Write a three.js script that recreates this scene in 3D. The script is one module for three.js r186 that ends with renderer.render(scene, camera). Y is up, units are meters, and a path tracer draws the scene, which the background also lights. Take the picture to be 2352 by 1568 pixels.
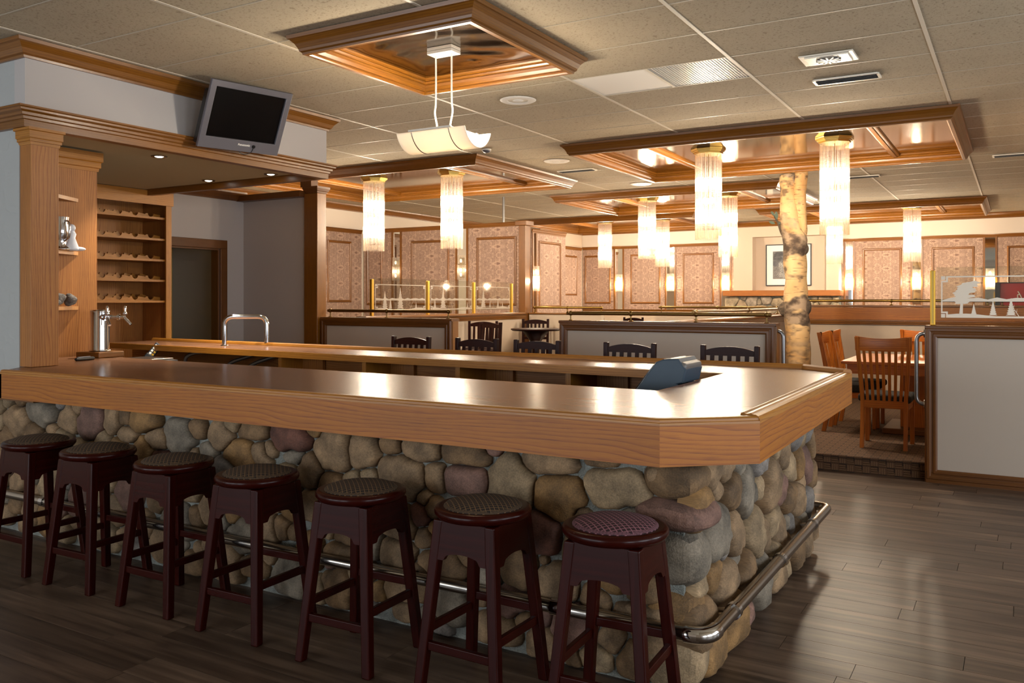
import * as THREE from 'three';
import { mergeGeometries } from 'three/addons/utils/BufferGeometryUtils.js';
import { RoundedBoxGeometry } from 'three/addons/geometries/RoundedBoxGeometry.js';
import { RectAreaLightUniformsLib } from 'three/addons/lights/RectAreaLightUniformsLib.js';
import { FontLoader } from 'three/addons/loaders/FontLoader.js';
import { TextGeometry } from 'three/addons/geometries/TextGeometry.js';

// ---------------------------------------------------------------- camera, sky, daylight, exposure
const scene = new THREE.Scene();
const camera = new THREE.PerspectiveCamera(2 * Math.atan(784 / 1965) * 180 / Math.PI, 2352 / 1568, 0.05, 100);
camera.position.set(0, 1.52, 0);
camera.rotation.y = Math.atan(1162 / 1965);
camera.setViewOffset(2352, 1568, 0, 96, 2352, 1568);
camera.updateProjectionMatrix();
scene.add(camera);
const renderer = new THREE.WebGLRenderer({ antialias: true });
renderer.toneMapping = THREE.LinearToneMapping;
renderer.toneMappingExposure = 1.5;
renderer.shadowMap.enabled = true;
RectAreaLightUniformsLib.init();
scene.background = new THREE.Color().setRGB(0.72, 0.86, 1.0);
const H = 3.22, F = 0.145;
// daylight through the windows behind the camera and along the right-hand wall
const WIN = [[-9.5, -7.3], [-6.7, -4.5], [-3.9, -1.7]], WINR = [[-6.6, -4.4], [-3.6, -1.4], [-0.4, 1.8]], WY = [0.75, 2.6], ZF = 4.2;
const DAY = new THREE.Color().setRGB(0.86, 0.93, 1.0);
for (const [a, b] of WIN) { const L = new THREE.RectAreaLight(DAY, 5.0, b - a - 0.16, WY[1] - WY[0] - 0.16); L.position.set((a + b) / 2, (WY[0] + WY[1]) / 2, ZF - 0.03); L.lookAt((a + b) / 2, L.position.y, ZF - 10); scene.add(L); }
for (const [a, b] of WINR) { const L = new THREE.RectAreaLight(DAY, 5.0, b - a - 0.16, WY[1] - WY[0] - 0.16); L.position.set(3.57, (WY[0] + WY[1]) / 2, (a + b) / 2); L.lookAt(-10, L.position.y, (a + b) / 2); scene.add(L); }
const LAMP = { pendant: 12.5, glass: 5, sconce: 2.2, pot: 9 };

// ---------------------------------------------------------------- helpers
let seedv = 7;
function mul(seed) { let s = seed | 0; return () => { s = (s + 0x6d2b79f5) | 0; let t = Math.imul(s ^ (s >>> 15), 1 | s); t = (t + Math.imul(t ^ (t >>> 7), 61 | t)) ^ t; return ((t ^ (t >>> 14)) >>> 0) / 4294967296; }; }
const rnd = mul(20240611);
const R = (a, b) => a + (b - a) * rnd();
const V3 = (x, y, z) => new THREE.Vector3(x, y, z);
const taken = new Map();
function numbered(n) { const k = taken.get(n) || 0; taken.set(n, k + 1); return k ? n + '_' + String(k).padStart(3, '0') : n; }
function thing(name, label, category, group) {
  const g = new THREE.Group(); g.name = numbered(name); g.userData = { label, category };
  if (group) g.userData.group = group;
  scene.add(g); return g;
}
function structure(name) { const g = new THREE.Group(); g.name = name; taken.set(name, 1); g.userData = { kind: 'structure' }; scene.add(g); return g; }
function part(parent, name, geo, mat, label) {
  const m = new THREE.Mesh(geo, mat); m.name = name; m.castShadow = m.receiveShadow = true;
  if (label) m.userData.label = label;
  parent.add(m); return m;
}
function stuff(m) { m.userData.kind = 'stuff'; return m; }
// move a group that was built in room coordinates so that its origin sits at its own base
function settle(g) {
  const b = new THREE.Box3().setFromObject(g), c = V3((b.min.x + b.max.x) / 2, b.min.y, (b.min.z + b.max.z) / 2);
  for (const ch of g.children) ch.position.sub(c);
  g.position.add(c); return g;
}
// uv in metres; grain runs along the given axis
function muv(geo, axis = 'x', du = 0, dv = 0) {
  const p = geo.attributes.position, n = geo.attributes.normal, uv = new Float32Array(p.count * 2), ai = 'xyz'.indexOf(axis);
  for (let i = 0; i < p.count; i++) {
    const P = [p.getX(i), p.getY(i), p.getZ(i)], N = [Math.abs(n.getX(i)), Math.abs(n.getY(i)), Math.abs(n.getZ(i))];
    let d = 0; if (N[1] > N[d]) d = 1; if (N[2] > N[d] + 1e-4) d = 2;
    let a = ai, b; if (d === ai) a = (ai + 1) % 3;
    b = 3 - d - a;
    uv[2 * i] = P[a] + du; uv[2 * i + 1] = P[b] + dv;
  }
  geo.setAttribute('uv', new THREE.BufferAttribute(uv, 2)); return geo;
}
function box(x0, x1, y0, y1, z0, z1, axis = 'x', r = 0) {
  const w = Math.abs(x1 - x0), h = Math.abs(y1 - y0), d = Math.abs(z1 - z0);
  const g = r ? new RoundedBoxGeometry(w, h, d, 2, Math.min(r, w / 2.01, h / 2.01, d / 2.01)) : new THREE.BoxGeometry(w, h, d);
  g.translate((x0 + x1) / 2, (y0 + y1) / 2, (z0 + z1) / 2);
  return muv(g, axis, rnd() * 3, rnd() * 3);
}
const cbox = (w, h, d, x, y, z, axis = 'x', r = 0) => box(x - w / 2, x + w / 2, y - h / 2, y + h / 2, z - d / 2, z + d / 2, axis, r);
const merge = (...a) => mergeGeometries(a.flat().map((g) => { const k = g.index ? g.toNonIndexed() : g; for (const n of Object.keys(k.attributes)) if (!['position', 'normal', 'uv'].includes(n)) k.deleteAttribute(n); return k; }));
// mouldings: sweep a closed profile [offset, height] along a path in plan, mitred at the corners; one geometry per side
function sweep(pts, prof, closed = false, side = 1) {
  const n = pts.length, segs = closed ? n : n - 1, out = [];
  const nr = (i) => { const a = pts[i % n], b = pts[(i + 1) % n], l = Math.hypot(b[0] - a[0], b[1] - a[1]); return [side * (b[1] - a[1]) / l, -side * (b[0] - a[0]) / l]; };
  const mit = (i) => {
    if (!closed && i === 0) return nr(0); if (!closed && i === n - 1) return nr(n - 2);
    const p = nr((i - 1 + n) % n), q = nr(i % n), k = 1 + p[0] * q[0] + p[1] * q[1]; return [(p[0] + q[0]) / k, (p[1] + q[1]) / k];
  };
  for (let i = 0; i < segs; i++) {
    const A = pts[i], B = pts[(i + 1) % n], mA = mit(i), mB = mit((i + 1) % n), L = Math.hypot(B[0] - A[0], B[1] - A[1]), pos = [], uv = [], u0 = rnd() * 3;
    let vv = rnd() * 2; const d = [(B[0] - A[0]) / L, (B[1] - A[1]) / L];
    const pt = (e, j) => { const [o, y] = prof[j % prof.length], P = e ? B : A, m = e ? mB : mA; return [P[0] + m[0] * o, y, P[1] + m[1] * o]; };
    const uu = (p) => u0 + (p[0] - A[0]) * d[0] + (p[2] - A[1]) * d[1];
    for (let j = 0; j < prof.length; j++) {
      const a = pt(0, j), b = pt(1, j), c = pt(1, j + 1), e = pt(0, j + 1), k = prof[(j + 1) % prof.length], v2 = vv + Math.hypot(k[0] - prof[j][0], k[1] - prof[j][1]);
      pos.push(...a, ...b, ...c, ...a, ...c, ...e); uv.push(uu(a), vv, uu(b), vv, uu(c), v2, uu(a), vv, uu(c), v2, uu(e), v2); vv = v2;
    }
    const tri = THREE.ShapeUtils.triangulateShape(prof.map((p) => new THREE.Vector2(p[0], p[1])), []);
    for (const e of [0, 1]) for (const t of tri) for (const j of e ? t : [t[0], t[2], t[1]]) { const p = pt(e, j); pos.push(...p); uv.push(prof[j][0], prof[j][1]); }
    const g = new THREE.BufferGeometry(); g.setAttribute('position', new THREE.Float32BufferAttribute(pos, 3)); g.setAttribute('uv', new THREE.Float32BufferAttribute(uv, 2)); g.computeVertexNormals(); out.push(g);
  }
  return out;
}
// a moulded rectangle lying on a vertical face; centre (a, y), width w, height h; face 'z' looks to +z at z=c, face 'x' looks to +x at x=c
function wallFrame(parent, name, face, c, a, y, w, h, prof, mat) {
  const pts = [[-w / 2, -h / 2], [w / 2, -h / 2], [w / 2, h / 2], [-w / 2, h / 2]];
  for (const g of sweep(pts, prof, true, 1)) {
    g.rotateX(Math.PI / 2); g.scale(1, 1, 1);             // y (out of the wall) becomes +z, plan depth becomes -y
    if (face === 'x') g.rotateY(Math.PI / 2);
    if (face === 'z') g.translate(a, y, c); else g.translate(c, y, a);
    part(parent, name, g, mat);
  }
}
function tube(points, r, seg = 10, tseg = 40, tension = 0.5) { return new THREE.TubeGeometry(new THREE.CatmullRomCurve3(points.map((p) => V3(...p)), false, 'catmullrom', tension), tseg, r, seg, false); }
function bar(a, b, r, seg = 12) {
  const A = V3(...a), B = V3(...b), L = A.distanceTo(B), g = new THREE.CylinderGeometry(r, r, L, seg);
  g.applyQuaternion(new THREE.Quaternion().setFromUnitVectors(V3(0, 1, 0), B.clone().sub(A).normalize())); g.translate((A.x + B.x) / 2, (A.y + B.y) / 2, (A.z + B.z) / 2); return g;
}
// pipe with rounded elbows
function pipe(points, r, bend, seg = 14) {
  const P = points.map((p) => V3(...p)), path = new THREE.CurvePath();
  let last = P[0];
  for (let i = 1; i < P.length; i++) {
    if (i < P.length - 1) {
      const a = P[i].clone().add(P[i - 1].clone().sub(P[i]).setLength(bend)), b = P[i].clone().add(P[i + 1].clone().sub(P[i]).setLength(bend));
      path.add(new THREE.LineCurve3(last, a)); path.add(new THREE.QuadraticBezierCurve3(a, P[i], b)); last = b;
    } else path.add(new THREE.LineCurve3(last, P[i]));
  }
  const out = path.curves.map((c) => new THREE.TubeGeometry(c, c.isLineCurve3 ? 1 : 10, r, seg, false));
  return merge(out);
}

// ---------------------------------------------------------------- procedural textures
const hash = (x, y, s) => { let h = Math.imul(x | 0, 374761393) + Math.imul(y | 0, 668265263) + Math.imul(s | 0, 974634521); h = Math.imul(h ^ (h >>> 13), 1274126177); return ((h ^ (h >>> 16)) >>> 0) / 4294967296; };
function vn(u, v, nx, ny, s) {
  const x = u * nx, y = v * ny, xi = Math.floor(x), yi = Math.floor(y), fx = x - xi, fy = y - yi, a = fx * fx * (3 - 2 * fx), b = fy * fy * (3 - 2 * fy);
  const w = (i, n) => ((i % n) + n) % n, h = (i, j) => hash(w(xi + i, nx), w(yi + j, ny), s);
  return (h(0, 0) * (1 - a) + h(1, 0) * a) * (1 - b) + (h(0, 1) * (1 - a) + h(1, 1) * a) * b;
}
const fbm = (u, v, nx, ny, s, o = 4) => { let t = 0, k = 0.5; for (let i = 0; i < o; i++) { t += k * vn(u, v, nx << i, ny << i, s + i); k /= 2; } return t; };
function mkTex(w, h, fn, mu, mv, srgb = true) {
  const d = new Uint8Array(w * h * 4);
  for (let j = 0; j < h; j++) for (let i = 0; i < w; i++) { const c = fn(i / w, j / h); const k = 4 * (j * w + i); d[k] = Math.max(0, Math.min(255, c[0])); d[k + 1] = Math.max(0, Math.min(255, c[1])); d[k + 2] = Math.max(0, Math.min(255, c[2])); d[k + 3] = 255; }
  const t = new THREE.DataTexture(d, w, h); t.wrapS = t.wrapT = THREE.RepeatWrapping; t.magFilter = THREE.LinearFilter; t.minFilter = THREE.LinearMipmapLinearFilter; t.generateMipmaps = true;
  if (srgb) t.colorSpace = THREE.SRGBColorSpace; t.repeat.set(1 / mu, 1 / mv); t.needsUpdate = true; return t;
}
function canvasTex(w, h, draw, mu, mv) {
  const c = document.createElement('canvas'); c.width = w; c.height = h; draw(c.getContext('2d'), w, h);
  const t = new THREE.CanvasTexture(c); t.wrapS = t.wrapT = THREE.RepeatWrapping; t.colorSpace = THREE.SRGBColorSpace; if (mu) t.repeat.set(1 / mu, 1 / mv); return t;
}
const mix = (a, b, t) => [a[0] + (b[0] - a[0]) * t, a[1] + (b[1] - a[1]) * t, a[2] + (b[2] - a[2]) * t];
function wood(light, dark, pore, rings, seed, mu = 1.5, mv = 0.5, wob = 3.2) {
  return mkTex(1024, 512, (u, v) => {
    const r = v * rings + wob * fbm(u, v, 2, 3, seed, 3) + 0.35 * fbm(u, v, 5, 24, seed + 9, 2);
    const fr = r - Math.floor(r), s = Math.exp(-6.5 * fr) * Math.min(1, fr * 30) + 0.3 * (1 - fr) * Math.min(1, fr * 12);
    const p = Math.max(0, vn(u, v, 26, 230, seed + 20) - 0.52) * 2, q = vn(u, v, 60, 200, seed + 31), tone = fbm(u, v, 3, 5, seed + 40, 3) - 0.5;
    let c = mix(light, dark, Math.min(1, 0.7 * s + 0.22 * q)); c = mix(c, pore, Math.min(0.8, 0.6 * p * (0.3 + 0.7 * s) + 0.34 * s * s)); const k = 1 + 0.2 * tone; return [c[0] * k, c[1] * k, c[2] * k];
  }, mu, mv);
}
const T = {};
T.oak = wood([240, 218, 162], [208, 166, 98], [140, 98, 50], 26, 11, 1.9, 0.5, 7);
T.oakFine = wood([240, 218, 162], [216, 178, 112], [150, 110, 60], 30, 57, 1.9, 0.5, 4);
T.floor = mkTex(1024, 512, (u, v) => {
  const g = fbm(u, v, 3, 26, 71, 4), s = vn(u, v, 14, 190, 75), k = fbm(u, v, 4, 10, 78, 3), kn = Math.max(0, fbm(u, v, 6, 9, 81, 2) - 0.60) * 3.2;
  let c = mix([196, 180, 164], [120, 104, 92], Math.min(1, Math.max(0, (g - 0.28) * 1.5 + 0.25 * s))); c = mix(c, [70, 58, 50], Math.min(0.8, kn)); const t = 0.86 + 0.3 * k; return [c[0] * t, c[1] * t, c[2] * t];
}, 1.4, 0.7);
T.mahog = mkTex(512, 256, (u, v) => { const g = fbm(u, v, 3, 30, 91, 3); return mix([214, 196, 190], [150, 120, 112], g); }, 0.8, 0.4);
T.laminate = mkTex(1024, 512, (u, v) => { const g = fbm(u, v, 4, 40, 101, 4), b = fbm(u, v, 5, 8, 107, 4), s = hash(u * 4000, v * 4000, 3); return mix([214, 190, 170], [150, 124, 106], Math.max(0, Math.min(1, (g - 0.3) * 1.1 + (b - 0.35) * 0.7 + 0.12 * (s - 0.5)))); }, 1.3, 0.65);
T.tile = mkTex(512, 512, (u, v) => { const a = vn(u, v, 90, 90, 121), b = vn(u, v, 170, 170, 125), m = fbm(u, v, 4, 4, 129, 3); const d = (a > 0.74 ? (a - 0.74) * 1.8 : 0) + (b > 0.84 ? 0.25 : 0); const k = 0.97 + 0.07 * (m - 0.5); return mix([232, 224, 208], [128, 112, 92], Math.min(1, d)).map((x) => x * k); }, 1.0, 1.0);
T.stone = mkTex(512, 512, (u, v) => { const a = fbm(u, v, 5, 5, 141, 5), b = vn(u, v, 130, 130, 147), c = fbm(u, v, 14, 14, 151, 3); const t = 0.62 + 0.62 * (a - 0.2) * 0.9 + 0.16 * (b - 0.5) + 0.22 * (c - 0.5); return [235 * t, 226 * t, 214 * t]; }, 0.5, 0.5);
T.stoneB = mkTex(512, 512, (u, v) => { const a = fbm(u, v, 6, 6, 161, 5), b = vn(u, v, 110, 110, 167); const t = 255 * (0.6 * a + 0.35 * b); return [t, t, t]; }, 0.4, 0.4, false);
T.mortar = mkTex(256, 256, (u, v) => { const t = 0.7 + 0.4 * fbm(u, v, 10, 10, 181, 4); return [205 * t, 205 * t, 200 * t]; }, 0.5, 0.5);
T.plaster = mkTex(512, 512, (u, v) => { const a = fbm(u, v, 7, 7, 191, 4), b = fbm(u, v, 3, 12, 195, 3); const t = 255 * Math.pow(Math.abs(Math.sin(9 * a + 5 * b)), 6) * 0.9; return [t, t, t]; }, 1.1, 1.1, false);
T.paper = canvasTex(512, 768, (g, W, Hh) => {
  g.fillStyle = '#ab9585'; g.fillRect(0, 0, W, Hh);
  const rr = mul(5); for (let i = 0; i < 12000; i++) { g.fillStyle = `rgba(${80 + rr() * 60},${64 + rr() * 50},${58 + rr() * 50},0.10)`; g.fillRect(rr() * W, rr() * Hh, 2 + rr() * 3, 1 + rr() * 5); }
  const unit = (cx, cy, sd) => {           // one mirrored damask figure
    for (const s of [-1, 1]) {
      const q = mul(sd); g.save(); g.translate(cx, cy); g.scale(s, 1); g.lineCap = 'round';
      g.fillStyle = '#c9b29c'; g.globalAlpha = 0.55; g.beginPath(); g.moveTo(0, -170); g.bezierCurveTo(52, -110, 60, -40, 0, 30); g.closePath(); g.fill(); g.globalAlpha = 1;
      g.fillStyle = '#8b7265'; g.beginPath(); g.moveTo(0, -120); g.bezierCurveTo(24, -80, 26, -50, 0, -14); g.closePath(); g.fill();
      for (let k = 0; k < 46; k++) {
        const x = 8 + q() * 118, y = -185 + q() * 370, a = q() * 6.28, l = 10 + q() * 26, b = a + 1.2 + q() * 1.4; g.strokeStyle = k % 3 === 2 ? '#7d655a' : '#cdb7a0'; g.lineWidth = k % 3 === 2 ? 2.5 : 3 + q() * 3.5;
        g.beginPath(); g.moveTo(x, y); g.bezierCurveTo(x + Math.cos(a) * l, y + Math.sin(a) * l, x + Math.cos(b) * l * 1.3, y + Math.sin(b) * l * 1.3, x + Math.cos(b) * l, y + Math.sin(b) * l * 0.4); g.stroke();
      }
      g.strokeStyle = '#cdb7a0'; g.lineWidth = 6; g.beginPath(); g.moveTo(4, 40); g.bezierCurveTo(70, 30, 112, 80, 84, 128); g.bezierCurveTo(60, 150, 34, 126, 50, 104); g.stroke(); g.beginPath(); g.moveTo(124, -40); g.bezierCurveTo(74, -60, 70, -130, 124, -150); g.stroke();
      g.fillStyle = '#6a534a'; for (let k = 0; k < 4; k++) for (let m = 0; m < 3; m++) if (q() < 0.8) g.fillRect(4 + k * 13, 146 + m * 12, 8, 5); for (let k = 0; k < 10; k++) { g.beginPath(); g.ellipse(20 + q() * 100, -170 + q() * 330, 4, 3, q() * 3, 0, 7); g.fill(); }
      g.restore();
    }
  };
  unit(128, 192, 71); unit(384, 192, 71); unit(128, 576, 83); unit(384, 576, 83);
}, 0.56, 0.84);
T.carpet = canvasTex(512, 512, (g, W, Hh) => {
  g.fillStyle = '#6f5844'; g.fillRect(0, 0, W, Hh);
  const c = 64; for (let i = 0; i < 8; i++) for (let j = 0; j < 8; j++) {
    const x = i * c, y = j * c, o = (i + j) % 2; g.fillStyle = o ? '#7d6650' : '#665038'; g.fillRect(x, y, c, c);
    g.fillStyle = '#9b8468'; for (let k = 0; k < 3; k++) { if (o) g.fillRect(x + 8 + k * 18, y + 4, 7, c - 8); else g.fillRect(x + 4, y + 8 + k * 18, c - 8, 7); }
    g.fillStyle = '#33261c'; if (o) g.fillRect(x, y + c - 8, c, 8); else g.fillRect(x + c - 8, y, 8, c * 0.5);
  }
  const rr = mul(9); for (let i = 0; i < 30000; i++) { g.fillStyle = rr() < 0.5 ? 'rgba(30,20,12,0.16)' : 'rgba(220,200,170,0.12)'; g.fillRect(rr() * W, rr() * Hh, 2, 2); }
}, 0.52, 0.52);
const lattice = (bg, line, dot) => canvasTex(256, 256, (g, W) => {
  g.fillStyle = bg; g.fillRect(0, 0, W, W); g.strokeStyle = line; g.lineWidth = 5;
  for (let k = -8; k <= 16; k++) { g.beginPath(); g.moveTo(k * 32, 0); g.lineTo(k * 32 + W, W); g.stroke(); g.beginPath(); g.moveTo(k * 32, W); g.lineTo(k * 32 + W, 0); g.stroke(); }
  g.fillStyle = dot; for (let i = 0; i < 16; i++) for (let j = 0; j < 16; j++) if ((i + j) % 2) g.fillRect(i * 16 - 3, j * 16 - 3, 6, 6);
}, 0.20, 0.20);
T.seatA = lattice('#17100c', '#857050', '#3a281c'); T.seatB = lattice('#2e1118', '#875a62', '#180809');
T.seatC = canvasTex(128, 128, (g) => { g.fillStyle = '#101112'; g.fillRect(0, 0, 128, 128); g.fillStyle = '#6f6f66'; for (let i = 0; i < 8; i++) for (let j = 0; j < 8; j++) { g.save(); g.translate(i * 16 + 8, j * 16 + 8); g.rotate(((i + j) % 2 ? 1 : -1) * 0.7); g.fillRect(-5, -1, 10, 2); g.restore(); } }, 0.12, 0.12);
const birch = (bands, seed) => mkTex(256, 1024, (u, v) => {
  const a = fbm(u, v, 4, 10, 211, 4), l = vn(u, v, 9, 260, 217 + seed), r = fbm(u, v, 9, 44, 221, 4), e = fbm(u, v, 5, 26, 231 + seed, 3) - 0.47;
  let c = mix([230, 206, 166], [198, 158, 108], Math.min(1, Math.max(0, (a - 0.3) * 2))); if (l > 0.80) c = mix(c, [96, 72, 54], (l - 0.80) * 3.2);
  let pt = Math.min(0.55, Math.max(0, (fbm(u, v, 7, 60, 251 + seed, 3) - 0.5) * 3.2)); for (const [b0, b1, k] of bands) { const y = v * 3.3 + e * 0.55; if (y > b0 && y < b1) pt = Math.max(pt, k * Math.min(1, 14 * Math.min(y - b0, b1 - y))); }
  return mix(c, mix([176, 162, 150], [62, 52, 48], Math.min(1, Math.max(0, (r - 0.33) * 3))), pt);
}, 1, 1);
T.birch = birch([[0.82, 0.95, 0.6], [1.18, 1.52, 0.92], [1.98, 2.38, 0.9], [2.46, 2.56, 0.9], [2.98, 3.2, 0.95]], 0); T.birchPale = birch([], 40);
T.swirl = mkTex(512, 512, (u, v) => { const x = u - 0.5, y = v - 0.5, r = Math.hypot(x, y * 1.3), k = 0.5 + 0.5 * Math.sin(34 * r + 6 * fbm(u, v, 3, 3, 401, 3)), t = 255 * (0.6 * k + 0.4 * fbm(u, v, 5, 5, 405, 3)); return [t, t, t]; }, 1.45, 1.45, false);
T.print = canvasTex(256, 384, (g, W, Hh) => {
  g.fillStyle = '#777372'; g.fillRect(0, 0, W, Hh); const rr = mul(33);
  for (let i = 0; i < 260; i++) { const y = rr() * Hh * 0.5, s = 40 + rr() * 70; g.fillStyle = `rgba(${s},${s},${s + 4},0.35)`; g.beginPath(); g.ellipse(rr() * W, y, 10 + rr() * 40, 6 + rr() * 18, rr() * 3, 0, 7); g.fill(); }
  for (let i = 0; i < 1500; i++) { const t = rr(), x = 40 + t * 190 + 30 * rr(), y = 130 + t * 60 + rr() * 210, s = 110 + rr() * 120; if (x + y < 190) continue; g.strokeStyle = `rgba(${s},${s},${s - 6},0.5)`; g.lineWidth = 1 + rr() * 2; g.beginPath(); g.moveTo(x, y); g.lineTo(x + 10 - rr() * 30, y + 10 + rr() * 26); g.stroke(); }
  for (let i = 0; i < 500; i++) { const s = 20 + rr() * 60; g.strokeStyle = `rgba(${s},${s},${s},0.5)`; g.beginPath(); const x = rr() * W, y = Hh * 0.55 + rr() * Hh * 0.45; g.moveTo(x, y); g.lineTo(x - 12, y + 16); g.stroke(); }
}, 0, 0);

// ---------------------------------------------------------------- materials
const std = (o) => new THREE.MeshStandardMaterial(o), phy = (o) => new THREE.MeshPhysicalMaterial(o);
const C = (h) => new THREE.Color(h);
const M = {
  fascia: phy({ map: T.oak, color: C('#b67a1e'), roughness: 0.5, clearcoat: 0.12, clearcoatRoughness: 0.3 }),
  oakPanel: std({ map: T.oak, color: C('#b58556'), roughness: 0.5 }),
  oakEdge: std({ map: T.oakFine, color: C('#bb8c4a'), roughness: 0.42 }),
  trim: phy({ map: T.oakFine, color: C('#8d6324'), roughness: 0.4, clearcoat: 0.3, clearcoatRoughness: 0.25 }),
  trimDeep: phy({ map: T.oakFine, color: C('#744e22'), roughness: 0.42, clearcoat: 0.15, clearcoatRoughness: 0.25 }),
  oakChair: std({ map: T.oak, color: C('#c47e34'), roughness: 0.38 }),
  mahog: phy({ map: T.mahog, color: C('#42130b'), roughness: 0.26, specularIntensity: 0.36 }),
  mahogDark: phy({ map: T.mahog, color: C('#36160f'), roughness: 0.4, specularIntensity: 0.35 }),
  laminate: phy({ map: T.laminate, color: C('#a38570'), roughness: 0.27, specularIntensity: 0.3 }),
  wallWarm: std({ color: C('#cbb9a5'), roughness: 0.9 }),
  wallCool: std({ color: C('#a9aaa8'), roughness: 0.9, bumpMap: T.plaster, bumpScale: 0.002 }),
  bulk: std({ color: C('#b7b0ac'), roughness: 0.9 }),
  half: std({ color: C('#bcae9f'), roughness: 0.88 }),
  khaki: std({ color: C('#b9a96e'), roughness: 0.9 }),
  cream: std({ color: C('#e0d3c4'), roughness: 0.9 }),
  paper: std({ map: T.paper, color: C('#f4e8e6'), roughness: 0.85 }),
  tile: std({ map: T.tile, color: C('#cbbfac'), roughness: 0.95 }),
  grid: std({ color: C('#d2c6b2'), roughness: 0.5 }),
  gridDark: std({ color: C('#b9ae9a'), roughness: 0.5 }),
  soffit: std({ color: C('#b4ad8e'), roughness: 0.9 }),
  mirror: std({ color: C('#b9b2a8'), metalness: 1, roughness: 0.09 }),
  mirrorAged: std({ color: C('#8d857c'), metalness: 1, roughness: 0.12, bumpMap: T.swirl, bumpScale: 0.006 }),
  mirrorWall: std({ color: C('#e2e4e2'), metalness: 1, roughness: 0.03 }),
  brass: std({ color: C('#94793f'), metalness: 1, roughness: 0.28 }),
  brassDull: std({ color: C('#7c6238'), metalness: 1, roughness: 0.36 }),
  gold: std({ color: C('#d9a83c'), metalness: 0.55, roughness: 0.35 }),
  chrome: std({ color: C('#d8d8da'), metalness: 1, roughness: 0.08 }),
  steel: std({ color: C('#b9b2aa'), metalness: 1, roughness: 0.22 }),
  handrail: std({ color: C('#8d8c8c'), metalness: 0.85, roughness: 0.3 }),
  white: std({ color: C('#efe9df'), roughness: 0.5 }),
  whiteMetal: std({ color: C('#e6dfd0'), roughness: 0.4, metalness: 0.1 }),
  black: std({ color: C('#0c0c0e'), roughness: 0.35 }),
  screen: phy({ color: C('#020203'), roughness: 0.22 }),
  silver: std({ color: C('#67646a'), roughness: 0.4, metalness: 0.3 }),
  pos: std({ color: C('#3a4a58'), roughness: 0.5 }),
  posGrey: std({ color: C('#6e6a66'), roughness: 0.42 }),
  cableBlue: std({ color: C('#3d76b8'), roughness: 0.5 }),
  carpet: std({ map: T.carpet, color: C('#b09a86'), roughness: 1 }),
  mortar: std({ map: T.mortar, color: C('#b4b6b0'), roughness: 1, bumpMap: T.stoneB, bumpScale: 0.012 }),
  seatA: std({ map: T.seatA, color: C('#c4b2a0'), roughness: 0.85 }), seatB: std({ map: T.seatB, roughness: 0.85 }), seatC: std({ map: T.seatC, roughness: 0.9 }),
  birch: std({ map: T.birch, color: C('#f0e2cc'), roughness: 0.85 }), birchPale: std({ map: T.birchPale, color: C('#f0dcc0'), roughness: 0.85 }),
  bark: std({ map: T.stone, color: C('#a89684'), roughness: 0.95, bumpMap: T.stoneB, bumpScale: 0.02 }),
  leaf: std({ color: C('#3d4c3a'), roughness: 0.6 }),
  rod: phy({ color: C('#fbf6ee'), transmission: 1, thickness: 0, roughness: 0.125, ior: 1.5 }),
  rodFrost: phy({ color: C('#fbf6ee'), transmission: 1, thickness: 0, roughness: 0.3, ior: 1.5 }),
  bulb: std({ color: C('#ffffff'), emissive: new THREE.Color().setRGB(1, 0.94, 0.84), emissiveIntensity: 7 }),
  bulbDim: std({ color: C('#ffffff'), emissive: new THREE.Color().setRGB(1, 0.9, 0.76), emissiveIntensity: 0.5 }),
  opal: phy({ color: C('#fff4e2'), transmission: 0.11, thickness: 0, roughness: 0.9 }),
  glass: phy({ color: C('#f2f4f0'), transmission: 1, thickness: 0, roughness: 0.03, ior: 1.5 }),
  window: phy({ color: C('#ffffff'), transmission: 1, thickness: 0, roughness: 0.0, ior: 1.45 }),
  etch: std({ color: C('#f3e7d4'), roughness: 1 }), etchFaint: std({ color: C('#e9dfd0'), roughness: 1, transparent: true, opacity: 0.42 }),
  red: phy({ color: C('#b01e1e'), roughness: 0.3, clearcoat: 0.4 }),
  redSeat: std({ color: C('#8c1f22'), roughness: 0.45 }),
  navy: std({ color: C('#2a2d36'), roughness: 0.5 }),
  grey: std({ color: C('#565452'), roughness: 0.6 }),
  lens: phy({ color: C('#d9d6cf'), roughness: 0.35, transmission: 0.3, thickness: 0 }),
  ceramic: std({ color: C('#d5d7de'), roughness: 0.25 }),
  rubble: std({ map: T.stone, color: C('#8d8a8a'), roughness: 0.9 }),
};
M.stones = ['#b79a78', '#9d7f5c', '#b08a58', '#8a5d4e', '#a07c70', '#a39a8c', '#a9a4a2', '#c2aa88'].map((c) => std({ map: T.stone, color: C(c), roughness: 0.82, bumpMap: T.stoneB, bumpScale: 0.0028 }));
M.hearth = ['#d8c8ae', '#c9bfae', '#e0d2b8', '#cfc6ba', '#bfae96'].map((c) => std({ map: T.stone, color: C(c), roughness: 0.85 }));
M.floors = ['#7f7065', '#88796d', '#75675c', '#908175'].map((c) => std({ map: T.floor, color: C(c), roughness: 0.42 }));

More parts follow.
